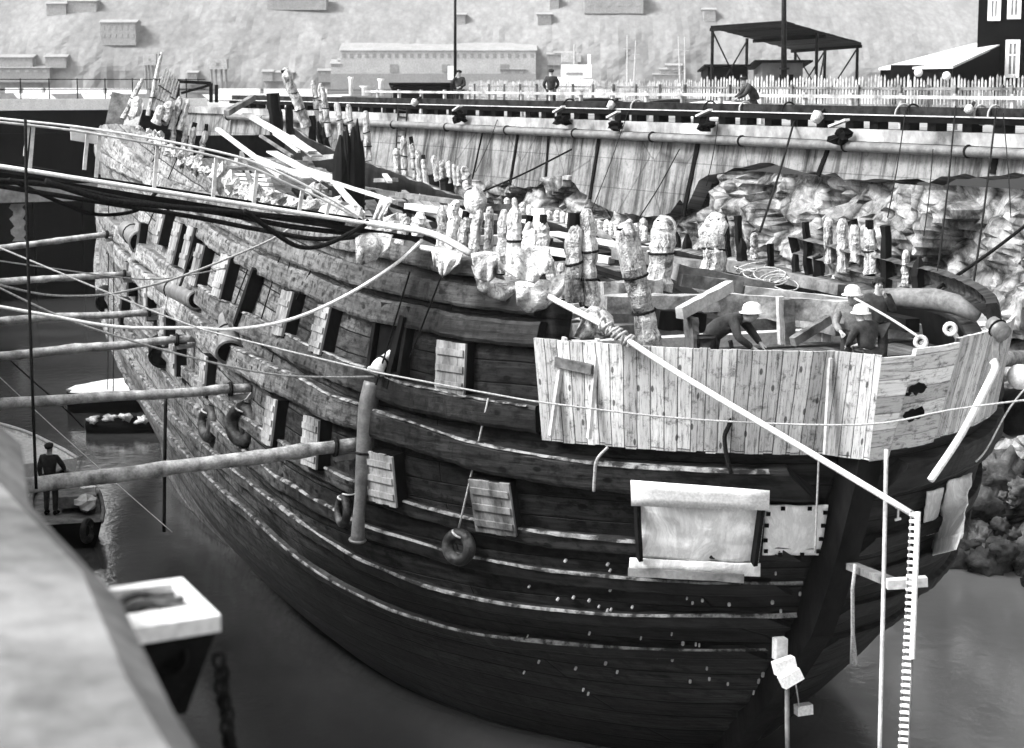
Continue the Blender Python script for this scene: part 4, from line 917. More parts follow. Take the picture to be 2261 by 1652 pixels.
for k in range(120):                                        # the heap of wreckage between the decks
    sc = rw.uniform(3.5, 40); hbm = hb(sc, 7) - .7; tc_ = rw.uniform(-hbm, hbm * .75); z = zdk(sc) + rw.uniform(.25, .9); L = rw.uniform(1.0, 3.6); an = rw.choice([rw.uniform(-.35, .35), rw.uniform(1.0, 2.1), rw.uniform(-.2, .2)]); el = rw.uniform(-.1, .22) if k % 4 else rw.uniform(.2, .8)
    dv = (SA * math.cos(an) + SS * math.sin(an)) * math.cos(el) + V((0, 0, math.sin(el))); c = SP(sc, tc_, z); m = MB()
    q_ = inv(c + dv * L / 2)[1], inv(c - dv * L / 2)[1]
    if max(abs(q_[0]), abs(q_[1])) > hbm + .35: L *= .45
    m.beam(c - dv * L / 2, c + dv * L / 2, rw.uniform(.10, .34), rw.uniform(.05, .2), (0, 0, 1), .14, 5)
    tag(m.build('loose_timber', rw.choice(['paletimber', 'timber', 'darkwood', 'darkwood', 'lid'])), 'weathered loose timber in the heap of wreckage aboard the ship', 'timber', 'loose timbers heaped on the wreck deck')
for i, (x, y, s) in enumerate(((520,415,14),(560,430,12),(600,440,10.5),(650,450,9),(690,455,8),(735,460,6.5),(780,470,5),(830,505,3.5),(880,500,2.5),(930,500,1.5),(700,420,16),(760,480,4))):
    c = splane(x, y, s); m = MB(); m.ball(c, .17 + .05 * (i % 3), 10, 7, .7, .9)
    tag(m.build('rag_bundle', 'wrapw' if i % 2 else 'wrap', None), 'crumpled plastic bundle on the wreck deck along the near rail', 'bundle', 'crumpled bundles along the near deck')
m = MB()
for k in range(10):
    c = splane(1650 + k * 9, 590 + k * 4 + random.uniform(-6, 6), 6.2 - k * .2); m.torus(c, (random.uniform(-.4,.4), random.uniform(-.4,.4), 1), random.uniform(.15,.4), .013, 18, 5)
tag(m.build('rope_coil', 'rope', None, True), 'untidy coils of rope on the far rail of the bow', 'rope')
for i, (c0, n, s0) in enumerate(((( 560,400), 8, 20),)):
    gr_ = thing('slatted_grating', 'pale slatted grating lying inside the aft rail', 'grating', splane(560, 420, 20))
    for k in range(n): MB().beam(splane(520 + k * 3, 385 + k * 9, 22 - k * .6), splane(590 + k * 4, 388 + k * 10, 19.5 - k * .6), .12, .06).build('slat', 'paletimber', gr_)
    MB().beam(splane(545, 380, 21), splane(575, 470, 16), .1, .08).build('bearer', 'timber', gr_)
# lamp on the far bow, cylinders beyond
lp = thing('searchlight', 'round banded lamp on a post at the far bow tip', 'lamp', pt(2205, 760, 27.8))
e = V((.35, -.75, -.45)).normalized(); c = pt(2204, 726, 27.8)
MB().tube([c - e * .17, c - e * .05, c + e * .14], [.10, .13, .135], 14, True).build('lamp_body', 'steel', lp, True); MB().torus(c - e * .02, e, .135, .018, 16, 5).build('band', 'iron', lp, True); MB().tube([c + e * .142, c + e * .15], .12, 14, True).build('lens', 'glass', lp, True)
MB().beam(pt(2196, 790, 27.8), pt(2200, 735, 27.8), .07, .07, (0,1,0)).build('post', 'timber', lp); MB().beam(pt(2210, 785, 27.8), pt(2211, 742, 27.8), .04, .04, (0,1,0)).build('post', 'timber', lp)
# ------------------------------------------------------------------ the dock: far wall
W0_ = V((12.4, 46.8, 0)); WD = V((-.468, .884, 0)).normalized(); WN = V((-WD.y, WD.x, 0)); WN = WN if WN.x < 0 else -WN
BAT = .17
def WP(u, out, z): return W0_ + WD * u + WN * out + V((0, 0, z))
def WB(u, z, off=0): return WP(u, off + max(0, 9.74 - z) * BAT, z)
WNB = (WN + V((0, 0, BAT))).normalized()
def onwall(px, py, off=0): return ppl(px, py, WP(0, off, 9.74), WNB)
def wu(p): q = p - W0_; return q.dot(WD)
low_px = [(975,420),(1043,399),(1126,408),(1170,416),(1219,392),(1262,396),(1305,445),(1361,470),(1420,480),(1472,476),(1506,482),(1515,423),(1540,399),(1595,380),(1650,366),(1697,358),(1734,371),(1780,378),(1820,386),(1870,392),(1944,399),(2028,396),(2194,386),(2259,383)]
lowc = sorted([(wu(onwall(*p)), onwall(*p).z) for p in low_px])
def zlow(u):
    if u > lowc[-1][0]: return 6.0
    return float(np.interp(u, [c[0] for c in lowc], [c[1] for c in lowc])) if u > lowc[0][0] else lowc[0][1]
wl = thing('dock_wall', 'streaked pale concrete dock wall with ragged lower edge above rock', 'wall', WP(20, 0, 9))
m = MB(); nu, nv = 180, 12; U0, U1 = -16, 63.0
def wf(u, v):
    uu = U0 + (U1 - U0) * u; zl = zlow(uu) + noise.noise(V((uu * 1.7, 3, 0))) * .25; z = zl + (9.74 - zl) * v; return WB(uu, z)
m.grid(wf, nu, nv); m.uv = {k: [(wu(m.v[i]), m.v[i].z) for i in f] for k, f in enumerate(m.f)}
o = m.build('wall_face', 'concrete', wl, False); md = o.modifiers.new('t', 'SOLIDIFY'); md.thickness = .5; md.offset = 1
m = MB(); cp = [WP(u, .12, 9.62) for u in (U0, U1)]; m.beam(WP(U0, -.3, 9.60), WP(U1, -.3, 9.60), 1.0, .32); o = m.build('coping', 'ledgeband', wl)
# stand-up vertical joints in the concrete (dark open slots)
for x0, y0, x1, y1, w_ in ((1147,275,1126,408,.14),(1070,272,1043,395,.06),(1325,290,1302,440,.16),(1545,300,1508,478,.2),(1831,322,1806,388,.16),(1212,290,1205,392,.1),(2200,338,2192,384,.18)):
    a, b = onwall(x0, y0, .02), onwall(x1, y1, .02); MB().beam(a, b, w_, .05, WNB, .2, 8).build('drain_slot', 'tar', wl)
# rock under the concrete
m = MB(); nu, nv = 330, 90
def rf(u, v):
    uu = -16 + 79 * u; z = -1.5 + 9.9 * v
    p = WB(uu, z, -.25); q = p + noise.noise_vector(p * .6) * .7
    ds, ps = noise.voronoi(V((q.x * .55, q.y * .55, q.z * .8))); c0 = ps[0]; slab = noise.cell(c0 * 3.1) * .55; tl = (q.z * .8 - c0.z) * (noise.cell(c0 * 1.7 + V((3, 1, 2)))) * .7
    gap = -min(.5, .06 / max(ds[1] - ds[0], .06)) * .5
    d2, p2_ = noise.voronoi(q * 1.9); sl2 = noise.cell(p2_[0] * 2.3) * .16; d3, p3_ = noise.voronoi(q * 4.5); sl2 += noise.cell(p3_[0] * 2.9) * .07
    return p + WN * (slab + tl + gap + sl2 + noise.noise(p * 3) * .10 + max(0, 3.2 - z) * .42 * (1 if uu < 26 else .3) + .15 - (.55 + slab if z > zlow(uu) + .1 else 0))
m.grid(rf, nu, nv); o = struct(m.build('rock_face', 'rock'))
# rubble at the foot of the wall on the right
M['rubble'] = mat_noise('dark_rubble', 0.015, 0.16, 1.4, rough=0.9, bmp=1.0, bd=.1)
rb = random.Random(11)
for k in range(210):
    uu = rb.uniform(-14, 16); z = rb.uniform(-.1, 2.4) ** 1.0; p = WB(uu, max(z, .0), .3 + max(0, 3.2 - z) * .42 + rb.uniform(-.1, .35)); r = .13 + .4 * rb.random() ** 2
    mm = MB(); mm.ball(p, r, 18, 12, rb.uniform(.55, 1), .8); mm.v = [v + noise.noise_vector(v * 5) * r * .14 for v in mm.v]; o = mm.build('rubble_stone', 'rubble', None, True); tag(o, 'rough grey boulder in the rubble slope at the foot of the dock wall', 'boulder', 'boulders at the foot of the dock wall')
# quay surface behind
m = MB(); m.quad(WP(-60, -.79, 9.6), WP(64.5, -.79, 9.6), WP(64.5, -90, 9.6), WP(-60, -90, 9.6)); m.v = [v for v in m.v]; o = struct(m.build('quay_ground', 'ground'))
if o.data.polygons[0].normal.z < 0: o.data.flip_normals()
# edge beam on blocks
eb = thing('edge_beam', 'long tarred double timber on blocks along the dock wall edge', 'beam', WP(20, -.2, 9.76))
MB().beam(WP(-16, -.15, 10.26), WP(56, -.15, 10.26), .34, .22, (0,0,1), .04, 40).build('upper_timber', 'beam', eb)
MB().beam(WP(-16, -.05, 10.05), WP(56, -.05, 10.05), .40, .16, (0,0,1), .04, 40).build('lower_timber', 'tar', eb)
MB().beam(WP(-16, .17, 10.145), WP(56, .17, 10.145), .03, .03).build('rail_strip', 'paletimber', eb)
for k in range(58): u = -15 + k * 1.22 + random.uniform(-.15, .15); MB().ab(-.1, -.1, 0, .1, .1, .2) if False else MB().box(WP(u, -.1, 9.865), WD * .17, WN * .18, V((0,0,.105))).build('bearing_block', 'tar', eb)
# pipe along the wall
wp = thing('wall_pipe', 'long grey pipe clamped along the upper dock wall', 'pipe', WP(20, .3, 9.3))
MB().tube([WP(u, .36, 9.30 + (.04 if u > 30 else 0)) for u in range(-16, 60, 4)], .13, 12, True).build('barrel', 'steel', wp, True)
for k in range(15): u = -13 + k * 4.9; mm = MB(); mm.torus(WP(u, .36, 9.31), WD, 0.14, .035, 14, 6); mm.beam(WP(u, .02, 9.42), WP(u, .36, 9.42), .06, .05, (0,0,1)); mm.build('clamp', 'iron', wp, False)
# ladder on the wall
ld = thing('wall_ladder', 'black iron ladder fixed on the dock wall behind the frames', 'ladder', onwall(885, 300, .2))
a0, a1 = onwall(880, 236, .25), onwall(874, 336, .25); b0, b1 = onwall(899, 238, .25), onwall(893, 338, .25)
for p, q in ((a0, a1), (b0, b1)): MB().tube([p, q], .035, 6).build('rail', 'iron', ld)
for k in range(7): u = (k + .5) / 7; MB().tube([a0.lerp(a1, u), b0.lerp(b1, u)], .03, 6).build('rung', 'iron', ld)
# brackets with pale planks
for i, (x, y) in enumerate(((1015,252),(1240,256),(1360,268),(1560,266),(1858,290))):
    c = ppl(x, y, WP(0, .55, 0), WN); t = thing('fender_basket', ['dark basket fender left of the flagpole foot','dark basket fender beyond the two men, second from the left','dark basket fender below the middle bagged lamp','dark basket fender left of the leaning man','dark basket fender right of the large bagged lamp'][i], 'fender', c, 'fender baskets on the dock wall')
    d = depth(c); mm = MB(); mm.ball(c - V((0,0,.14)), .27, 9, 6, .6, 1.1); mm.build('basket', 'tar', t); MB().beam(c + WD * .5 + V((0,0,.12)), c - WD * .5 + WN * .2 + V((0,0,.32)), .14, .06).build('plank', 'paletimber', t)
for i, (x, y, r) in enumerate(((1809,258,15),(2143,241,11),(1352,232,10),(918,226,9))):
    c = ppl(x, y, WP(0, .25, 0), WN); d = depth(c); R = r * mpp(d); t = thing('bagged_lamp', ['largest white-bagged lamp drooping from the edge beam','white-bagged lamp on the edge beam below the dark house','white-bagged lamp on the edge beam by the tied ropes','smallest white-bagged lamp on the edge beam near the wall ladder'][i], 'lamp', c, 'white-bagged lamps on the edge beam')
    MB().tube([c + V((-R * 1.0, 0, R * .3)), c + V((-R * .3, 0, 0)), c + V((R * .3, 0, -R * .5))], [R * .75, R, R * .7], 12, True, .1).build('bag', 'wrapw', t, True)
    MB().tube([c + V((R * .3, 0, R * .6)), c + V((R * 1.2, .3, R * 1.2))], .05, 6).build('arm', 'iron', t)
# ropes from the quay to the ship in front of the wall
WR = [((1762,238),(1678,512),56,44,.03,'thick dark rope from the edge beam to the far rail at mid ship'),((1392,232),(1300,480),63,50,.014,'thin dark rope from the edge beam down to the far rail'),((1262,330),(1045,432),60,58,.03,'dark cable pair slanting left across the concrete wall'),((1500,330),(1408,486),58,50,.018,'dark rope slanting over the concrete above the rock'),((2000,240),(1960,480),50,38,.014,'thin dark rope in front of the rock face'),((2110,235),(2070,600),48,35,.02,'dark rope down the rock face to the bow'),((2200,240),(2140,690),46,34,.022,'dark rope hanging rightmost down the rock face'),((2290,478),(2072,636),40,35,.035,'thick dark hawser from the right edge to the bow'),((1590,240),(1560,410),58,54,.014,'short thin rope on the concrete by the corner'),((1105,245),(1050,380),72,60,.014,'thin rope leftmost on the concrete wall'),((2215,250),(2232,480),45,40,.012,'thin line at the right edge of the rock face'),((2060,330),(2040,520),47,37,.012,'thinnest line over the rock face')]
for a, b, d0, d1, r, lab in WR: rope_px([a, ((a[0]+b[0])/2+2, (a[1]+b[1])/2+3), b], d0, d1, r, lab, 'rope', 'darkrope', 'mooring_rope', 'mooring ropes from the quay to the ship')
for i, (x, d) in enumerate(((1345,64),(1400,62),(1560,57),(1640,55),(1735,54),(1985,50),(2010,50.5),(2190,47),(1250,66),(2160,47))):
    u = wu(ppl(x, 240, WP(0, 0, 0), WN)); tag(MB().torus(WP(u, -.12, 10.2), WD + V((0,0,.15 * (i % 3 - 1))), .24, .028, 16, 5).build('rope_turn', 'rope' if i % 2 else 'darkrope', None, True), 'turn of rope made fast round the edge beam', 'rope', 'rope turns on the edge beam')
# white post-and-rail fence near the edge
rf_ = thing('rail_fence', 'low white post and rail fence behind the dock edge', 'fence', WP(20, -6, 9.6))
MB().beam(WP(-14, -5.4, 10.56), WP(52, -5.4, 10.56), .06, .10, (0,0,1), .06, 30).build('rail', 'picket', rf_)
MB().beam(WP(-14, -5.42, 10.1), WP(52, -5.42, 10.1), .06, .10, (0,0,1), .06, 30).build('rail', 'timber', rf_)
for k in range(27): u = -13 + k * 2.45; MB().box(WP(u, -5.5, 10.12), WD * .06, WN * .06, V((0,0,.55))).build('post', 'picket', rf_)
# picket fence
def picket(a, b, zb, h_, sp, w_, label, mat='timber'):
    a, b = V(a), V(b); L = (b - a).length; t = thing('picket_fence', label, 'fence', (a + b) / 2); n = int(L / sp); D = (b - a).normalized(); m = MB(); rr = random.Random(int(L))
    for k in range(n):
        c = a.lerp(b, (k + .5) / n); hh = h_ * rr.uniform(.9, 1.06); tl = D * rr.uniform(-.03, .03)
        q = c + V((0,0,zb + .12)); m.prism([q - D * w_ / 2, q + D * w_ / 2, q + D * w_ / 2 + tl + V((0,0,hh - .2)), q + tl + V((0,0,hh - .1)), q - D * w_ / 2 + tl + V((0,0,hh - .2))], D.cross(V((0,0,1))) * .03)
    m.build('pickets', mat, t)
    for hz_ in (.4, 1.15): MB().beam(a + V((0,0,zb + hz_)), b + V((0,0,zb + hz_)), .05, .09).build('rail', 'timber', t)
    for k in range(max(3, int(L / 3.2))): c = a.lerp(b, (k + .5) / max(3, int(L / 3.2))); MB().box(c + V((0,0,zb + .65)) + D.cross(V((0,0,1))) * -.09, D * .06, D.cross(V((0,0,1))) * .06, V((0,0,.65))).build('post', 'timber', t)
    return t
def gp(x, d): p = pt(x, 200, d); return (p.x, p.y, 0)
picket(gp(2300, 80), gp(1545, 92), 9.6, 1.65, .165, .09, 'tall picket fence in front of the canopy and the dark house', 'picket')
picket(gp(1545, 96), gp(1035, 135), 9.6, 1.5, .24, .09, 'lower picket fence fading towards the flagpole', 'picket')
picket(gp(2300, 70), gp(1930, 74), 9.6, 1.2, .15, .085, 'second row of short pickets before the dark house', 'timber')
# flagpoles
def mast(x, yt, yb, d, r, label, cat='pole', name='flagpole'):
    a, b = pt(x, yb, d), pt(x, yt, d); b.x = a.x; t = thing(name, label, cat, a); MB().tube([a, b], [r, r * .6], 8).build('pole', 'iron', t, True); MB().box(a + V((0,0,.15)), (.2,0,0), (0,.2,0), (0,0,.15)).build('base', 'concrete' if False else 'pale', t); MB().tube([a + V((0,0,1.2)), a + V((0,0,1.3))], r * 1.6, 8).build('collar', 'iron', t); return t
mast(1005, -120, 243, 88, .08, 'tall thin dark flagpole beside the man facing the ship')
mast(1731, -120, 208, 96, .16, 'thick dark pole rising through the canopy')
# canopy
cn = thing('shelter_canopy', 'flat dark boarded canopy on thin braced posts', 'shelter', pt(1731, 210, 104))
QA, QB, QC, QD = pt(1569, 57, 108), pt(1731, 46, 100), pt(1902, 94, 113), pt(1748, 106, 122)
m = MB(); n = 16
for k in range(n):
    u0, u1 = k / n, (k + 1) / n; P = [QA.lerp(QD, u0), QB.lerp(QC, u0), QB.lerp(QC, u1), QA.lerp(QD, u1)]; m.prism([p + V((0,0,random.uniform(-.02,.02))) for p in P], V((0, 0, -.12)))
m.build('roof', 'tar', cn)
for a, b in ((QA, QB), (QD, QC), (QA.lerp(QD,.5), QB.lerp(QC,.5))): MB().beam(a - V((0,0,.22)), b - V((0,0,.22)), .12, .18).build('purlin', 'tar', cn)
PS = {}
for nm, q in (('a', QA.lerp(QB, .03)), ('b', QA.lerp(QD, .42)), ('c', QD.lerp(QC, .06)), ('d', QD.lerp(QC, .5)), ('e', QD.lerp(QC, .95)), ('f', QB.lerp(QC, .4))):
    MB().tube([V((q.x, q.y, 9.6)), V((q.x, q.y, q.z - .15))], .09, 8).build('post', 'iron', cn); PS[nm] = q
for a, b in (('a', 'b'), ('b', 'a'), ('c', 'd'), ('d', 'c'), ('d', 'e'), ('f', 'd')):
    p, q = PS[a], PS[b]; MB().tube([V((p.x, p.y, 9.9)), V((q.x, q.y, q.z - .3))], .05, 6).build('brace', 'iron', cn)
# huts
def hut(name, label, xl, xr, yt, yb, d, dep, mat, roofmat, slope=.3, over=.2, door=True):
    a, b = pt(xl, yb, d), pt(xr, yb, d); zt = pt(xl, yt, d).z; a.z = b.z = 9.6; zb = 9.6; D = (b - a); D.z = 0; L = D.length; D.normalize(); B = V((-D.y, D.x, 0)); 
    t = thing(name, label, 'hut', (a + b) / 2); m = MB()
    c = a + B * dep; e = b + B * dep; Z = V((0,0,1)); h0 = zt - zb
    m.v += [a, b, e, c, a + Z * h0, b + Z * h0, e + Z * (h0 - slope), c + Z * (h0 - slope)]; m.f += [(0,1,5,4),(1,2,6,5),(2,3,7,6),(3,0,4,7),(4,5,6,7)]
    m.build('wall', mat, t)
    r = MB(); P = [a - D * over - B * over + Z * (h0 + .02 + slope * .1), b + D * over - B * over + Z * (h0 + .02 + slope * .1), e + D * over + B * over + Z * (h0 - slope + .02), c - D * over + B * over + Z * (h0 - slope + .02)]; r.prism(P, V((0,0,.1))); r.build('roof', roofmat, t)
    if door: q = a + D * L * .6 - B * .02; MB().box(q + Z * min(.95, h0*.42), D * .4, B * .03, Z * min(.9, h0*.4)).build('door', 'tar', t)
    return t
hut('shed', 'black square shed under the left of the canopy', 1562, 1648, 148, 190, 112, 4, 'tar', 'tar')
hut('shed', 'dull grey hut with slanted roof under the middle of the canopy', 1682, 1772, 139, 190, 112, 4, 'farshade', 'tar', .4, .5)
hut('shed', 'low tarred shed with sloping roof left of the flagpole', 868, 1000, 190, 215, 100, 4, 'tar', 'tar', .5)
# dark house and lean-to
hd = 104.0
hw = thing('timber_house', 'dark boarded house with white framed windows at the right edge', 'house', pt(2215, 200, hd))
a = pt(2154, 200, hd); a.z = 9.6; D = V((.962, -.272, 0)); b = a + D * 14; Bk = V((-D.y, D.x, 0)); Z = V((0,0,1)); hh = 9.0
m = MB(); m.v += [a, b, b + Bk * 8, a + Bk * 8, a + Z * hh, b + Z * hh, b + Bk * 8 + Z * hh, a + Bk * 8 + Z * hh]; m.f += [(0,1,5,4),(1,2,6,5),(2,3,7,6),(3,0,4,7)]; m.build('wall', 'housewall', hw)
r = MB(); r.prism([a - D * .7 - Bk * .7 + Z * hh, b - Bk * .7 + Z * hh, b + Bk * 4 + Z * (hh + 3), a - D * .7 + Bk * 4 + Z * (hh + 3)], V((0,0,.2))); r.build('roof', 'tar', hw)
def hwin(px0, px1):
    N_ = Bk; p = ppl(px0[0], px0[1], a, N_); q = ppl(px1[0], px1[1], a, N_); c = (p + q) / 2; w_ = abs((q - p).dot(D)) / 2; h_ = abs(p.z - q.z) / 2; c.z = (p.z + q.z) / 2
    m = MB(); fr = .2
    for sx, sz in ((-1,0),(1,0)): m.box(c + D * sx * (w_ - fr / 2) - Bk * .03, D * fr / 2, Bk * .06, Z * h_)
    for sz in (-1, 1): m.box(c + Z * sz * (h_ - fr / 2) - Bk * .03, D * (w_ - fr), Bk * .06, Z * fr / 2)
    o = m.build('window', 'white', hw); MB().box(c - Bk * .01, D * (w_ - fr), Bk * .02, Z * (h_ - fr)).build('pane', 'glass', o)
    mm = MB(); mm.box(c - Bk * .05, D * .04, Bk * .03, Z * (h_ - fr)); mm.box(c - Bk * .05 + Z * h_ * .2, D * (w_ - fr), Bk * .028, Z * .04); mm.build('glazing_bar', 'white', o)
hwin((2183,-30), (2209,46)); hwin((2226,-30), (2254,42)); hwin((2221,88), (2250,172))
MB().tube([pt(2211, -20, hd - .3), pt(2211, 92, hd - .3)], .08, 8).build('downpipe', 'iron', hw)
le = thing('lean_to', 'low dark lean-to with pale sloping roof against the dark house', 'shed', pt(2110, 200, hd - 2))
P = [pt(2153, 95, hd + 4), pt(2212, 96, hd - .4), pt(2104, 146, hd - 6), pt(1940, 150, hd - 2), pt(1990, 140, hd + 4)]
m = MB(); m.prism(P, V((0,0,-.12))); m.build('roof', 'pale', le)
m = MB(); q0, q1, q2 = pt(2212, 99, hd - .45), pt(2104, 149, hd - 5.8), pt(1944, 152, hd - 1.8)
for p, q in ((q0, q1), (q1, q2)): m.quad(V((p.x, p.y, 9.6)), V((q.x, q.y, 9.6)), q, p)
m.build('wall', 'housewall', le); MB().box(pt(2005, 165, hd - 3.7), D * .9, Bk * .05, Z * .5).build('window', 'tar', le)
for i, (x, y) in enumerate(((2028,160),(2090,168))):
    c = pt(x, y, hd - 8); t = thing('globe_lamp', ['white globe lamp on the left of the lean-to front','white globe lamp on the right of the lean-to front'][i], 'lamp', c); MB().ball(c, .22, 12, 8).build('globe', 'white', t, True); MB().tube([c - V((0,0,.2)), V((c.x, c.y, 9.6))], .04, 6).build('post', 'iron', t)
# quay clutter
sg = thing('notice_sign', 'white notice board on a post by the flagpole', 'sign', pt(996, 225, 90)); MB().box(pt(996, 161, 90), (.16,0,0), (0,.03,0), (0,0,.32)).build('board', 'white', sg); q = pt(997, 178, 90); MB().tube([q, V((q.x, q.y, 9.6))], .05, 6).build('post', 'iron', sg)
def upturned(x, y, d, L, label, mat):
    c = pt(x, y, d); c.z = 9.6; t = thing('upturned_boat', label, 'boat', c); m = MB()
    def fn(u, v): X = (u - .5) * 2; wd = .7 * (1 - X * X) ** .6 if abs(X) < 1 else 0; A = math.pi * v; return c + V((X * L / 2, math.cos(A) * wd, .12 + math.sin(A) * .62 * (1 - .25 * X * X)))
    m.grid(fn, 18, 10); m.build('hull', mat, t, True); MB().beam(c + V((-L / 2 * .9, 0, .72)), c + V((L / 2 * .9, 0, .72)), .06, .08).build('keel', 'timber', t); return t
upturned(1490, 222, 76, 2.6, 'dark upturned rowing boat behind the edge beam in the middle', 'tar'); upturned(1578, 222, 70, 2.8, 'upturned boat under a white sheet left of the leaning man', 'canvas'); upturned(1320, 224, 82, 2.2, 'small dark upturned boat near the man seen from behind', 'tar')
tr_ = thing('timber_trestle', 'open dark trestle frame standing at the stern end of the dock', 'frame', pt(430, 226, 96))
q = [pt(393, 226, 96), pt(393, 180, 96), pt(466, 184, 96), pt(466, 226, 96)]
for a_, b_ in ((0,1),(1,2),(2,3)): MB().beam(q[a_], q[b_], .16, .16, (0,1,0)).build('member', 'tar', tr_)
MB().beam(pt(400, 206, 96), pt(464, 188, 96), .12, .12, (0,1,0)).build('brace', 'tar', tr_); MB().beam(pt(478, 188, 97), pt(478, 226, 97), .16, .16, (0,1,0)).build('post', 'tar', tr_)
cp_ = thing('capstan', 'white painted capstan machinery on the far quay', 'capstan', pt(810, 215, 110))
c = pt(810, 200, 110); c.z = 9.6
for dx, h_, r in ((-.9, 1.7, .12), (0, 1.2, .3), (.8, 1.6, .14)): MB().tube([c + V((dx,0,0)), c + V((dx,0,h_ * .9)), c + V((dx,0,h_))], [r, r, r * 1.5], 10).build('bollard_post', 'white', cp_, True)
MB().box(c + V((0,0,.35)), (1.4,0,0), (0,.4,0), (0,0,.3)).build('base', 'farshade', cp_)
hutlike = hut('shed', 'small dark cabinet on the quay behind the ship frames', 762, 786, 219, 233, 108, 1.0, 'tar', 'tar', .05, .05, False)
# ------------------------------------------------------------------ dock gate at the far end
GC = V((-24, 99, 0)); GDIR = V((.885, .466, 0)).normalized(); GNN = V((GDIR.y, -GDIR.x, 0))
def GP(m_, out, z): return GC + GDIR * m_ + GNN * out + V((0, 0, z))
dg = thing('dock_gate', 'dark floating dock gate closing the far end of the dock', 'gate', GP(0, 0, 0))
def gbox(m0, m1, o0, o1, z0, z1, nm, mat): mm = MB(); c = GP((m0+m1)/2, (o0+o1)/2, (z0+z1)/2); mm.box(c, GDIR * (m1-m0)/2, GNN * (o1-o0)/2, V((0,0,(z1-z0)/2))); return mm.build(nm, mat, dg)
gbox(-26, 9, -3, 0, -1.5, 9.58, 'gate_body', 'gate'); gbox(-26, 8.9, 0, .5, 5.0, 5.85, 'ledge', 'ledgeband'); gbox(-26, 8.9, 0, .35, 8.3, 8.45, 'ledge', 'gate')
gbox(-26, 8.9, -.4, .06, 9.60, 10.16, 'parapet', 'white')
for k in range(9): gbox(-13 + k * 2.5, -12.75 + k * 2.5, 0, .3, -1, 4.95, 'rib', 'gate')
for k, (mm_, z0, z1) in enumerate(((-7.2,1.8,4.6),(-5.8,2.2,4.9),(-3.2,2.8,4.9),(-1.2,3.0,4.9))):
    mb = MB(); P = []; n = 10
    for q in range(n + 1): P.append((mm_ - (.35 + .12 * math.sin(q * 1.9 + k)) * 1.1, z0 + (z1 - z0) * q / n))
    for q in range(n, -1, -1): P.append((mm_ + (.25 + .1 * math.sin(q * 2.3 + k)) * 1.1, z0 + (z1 - z0) * q / n))
    mb.prism([GP(p[0], .012, p[1]) for p in P], GNN * .01); mb.build('lime_stain', 'ledgeband', dg)
gr = thing('gate_railing', 'thin iron railing along the top of the dock gate', 'railing', GP(0, 0, 10.16))
for z_ in (10.65, 11.15): MB().tube([GP(-26, -.15, z_), GP(8.9, -.15, z_)], .025, 6).build('rail', 'iron', gr)
for k in range(24): MB().tube([GP(-25.5 + k * 1.45, -.15, 10.16), GP(-25.5 + k * 1.45, -.15, 11.2 + (1.2 if k in (13,) else 0))], .03 if k != 13 else .06, 6).build('post', 'iron', gr)
# ------------------------------------------------------------------ near quay with the pale ledge, and the hopper box on its edge
nq = MB(); n = 60; E0, E1 = V((1.8, -2.6, 0)), V((-38.6, 103.7, 0))
def edge(k): 
    y = -3 + (105) * (k / n) ** 1.6; x = -.58 - .38 * (y - 3.66); return V((x + noise.noise(V((y * .9, 0, 4))) * .10 + noise.noise(V((y * 3, 0, 4))) * .04, y, 0))
nq2 = MB()
for k in range(n):
    a, b = edge(k), edge(k + 1); Rr = .10
    prof = [(-14, 9.74), (-.9, 9.75), (-.35, 9.76), (-.1, 9.74), (0, 9.66), (.03, 9.4), (0, 9.0), (.05, -1.5)]
    for (o0, z0), (o1, z1) in zip(prof, prof[1:]):
        f = lambda p, o_, z_: V((p.x + o_, p.y, z_ + noise.noise(V((p.x * 2, p.y * 1.5, o_))) * .05))
        nq2.quad(f(a, o0, z0), f(a, o1, z1), f(b, o1, z1), f(b, o0, z0))
o = struct(nq2.build('near_quay', 'ledge', None, True))
hb_ = thing('hopper_box', 'pale rimmed box of dark rope bracketed on the near quay edge', 'box', pt(370, 1340, 6.3))
d = 6.3; zr = pt(370, 1340, d).z
def hz(px, py, dz=0): p = pz(px, py, zr); return p + V((0, 0, dz))
outer = [hz(263,1352), hz(486,1352), hz(402,1276), hz(236,1296)]; inner = [hz(270,1357), hz(424,1337), hz(380,1289), hz(242,1306)]
outer = [hz(268,1392), hz(487,1358), hz(402,1275), hz(228,1298)]
m = MB()
for i in range(4):
    j = (i + 1) % 4; m.quad(outer[i], outer[j], inner[j], inner[i]); m.quad(outer[i] - V((0,0,.055)), outer[j] - V((0,0,.055)), outer[j], outer[i]); m.quad(inner[i], inner[j], inner[j] - V((0,0,.12)), inner[i] - V((0,0,.12)))
m.build('rim', 'white', hb_); cc = sum(outer, V()) / 4
m = MB(); top = [cc + (p - cc) * .93 - V((0,0,.056)) for p in outer]; bot = [cc + (p - cc) * .42 - V((0,0,.36)) for p in outer]
for i in range(4): j = (i + 1) % 4; m.quad(bot[i], bot[j], top[j], top[i])
m.f.append(tuple(len(m.v) + k for k in range(4))); m.v += bot; m.build('bin', 'iron', hb_)
m = MB(); q = [cc + (p - cc) * .68 - V((0,0,.11)) for p in outer]; m.quad(*q); m.build('floor', 'tar', hb_)
m = MB(); m.torus(pt(375, 1452, 6.2), (0, -1, .2), .05, .012, 18, 6); m.build('boss', 'iron', hb_)
MB().beam(cc + V((-.55, .1, -.12)), cc + V((0, 0, -.12)), .12, .1).build('bracket', 'iron', hb_)
m = MB()
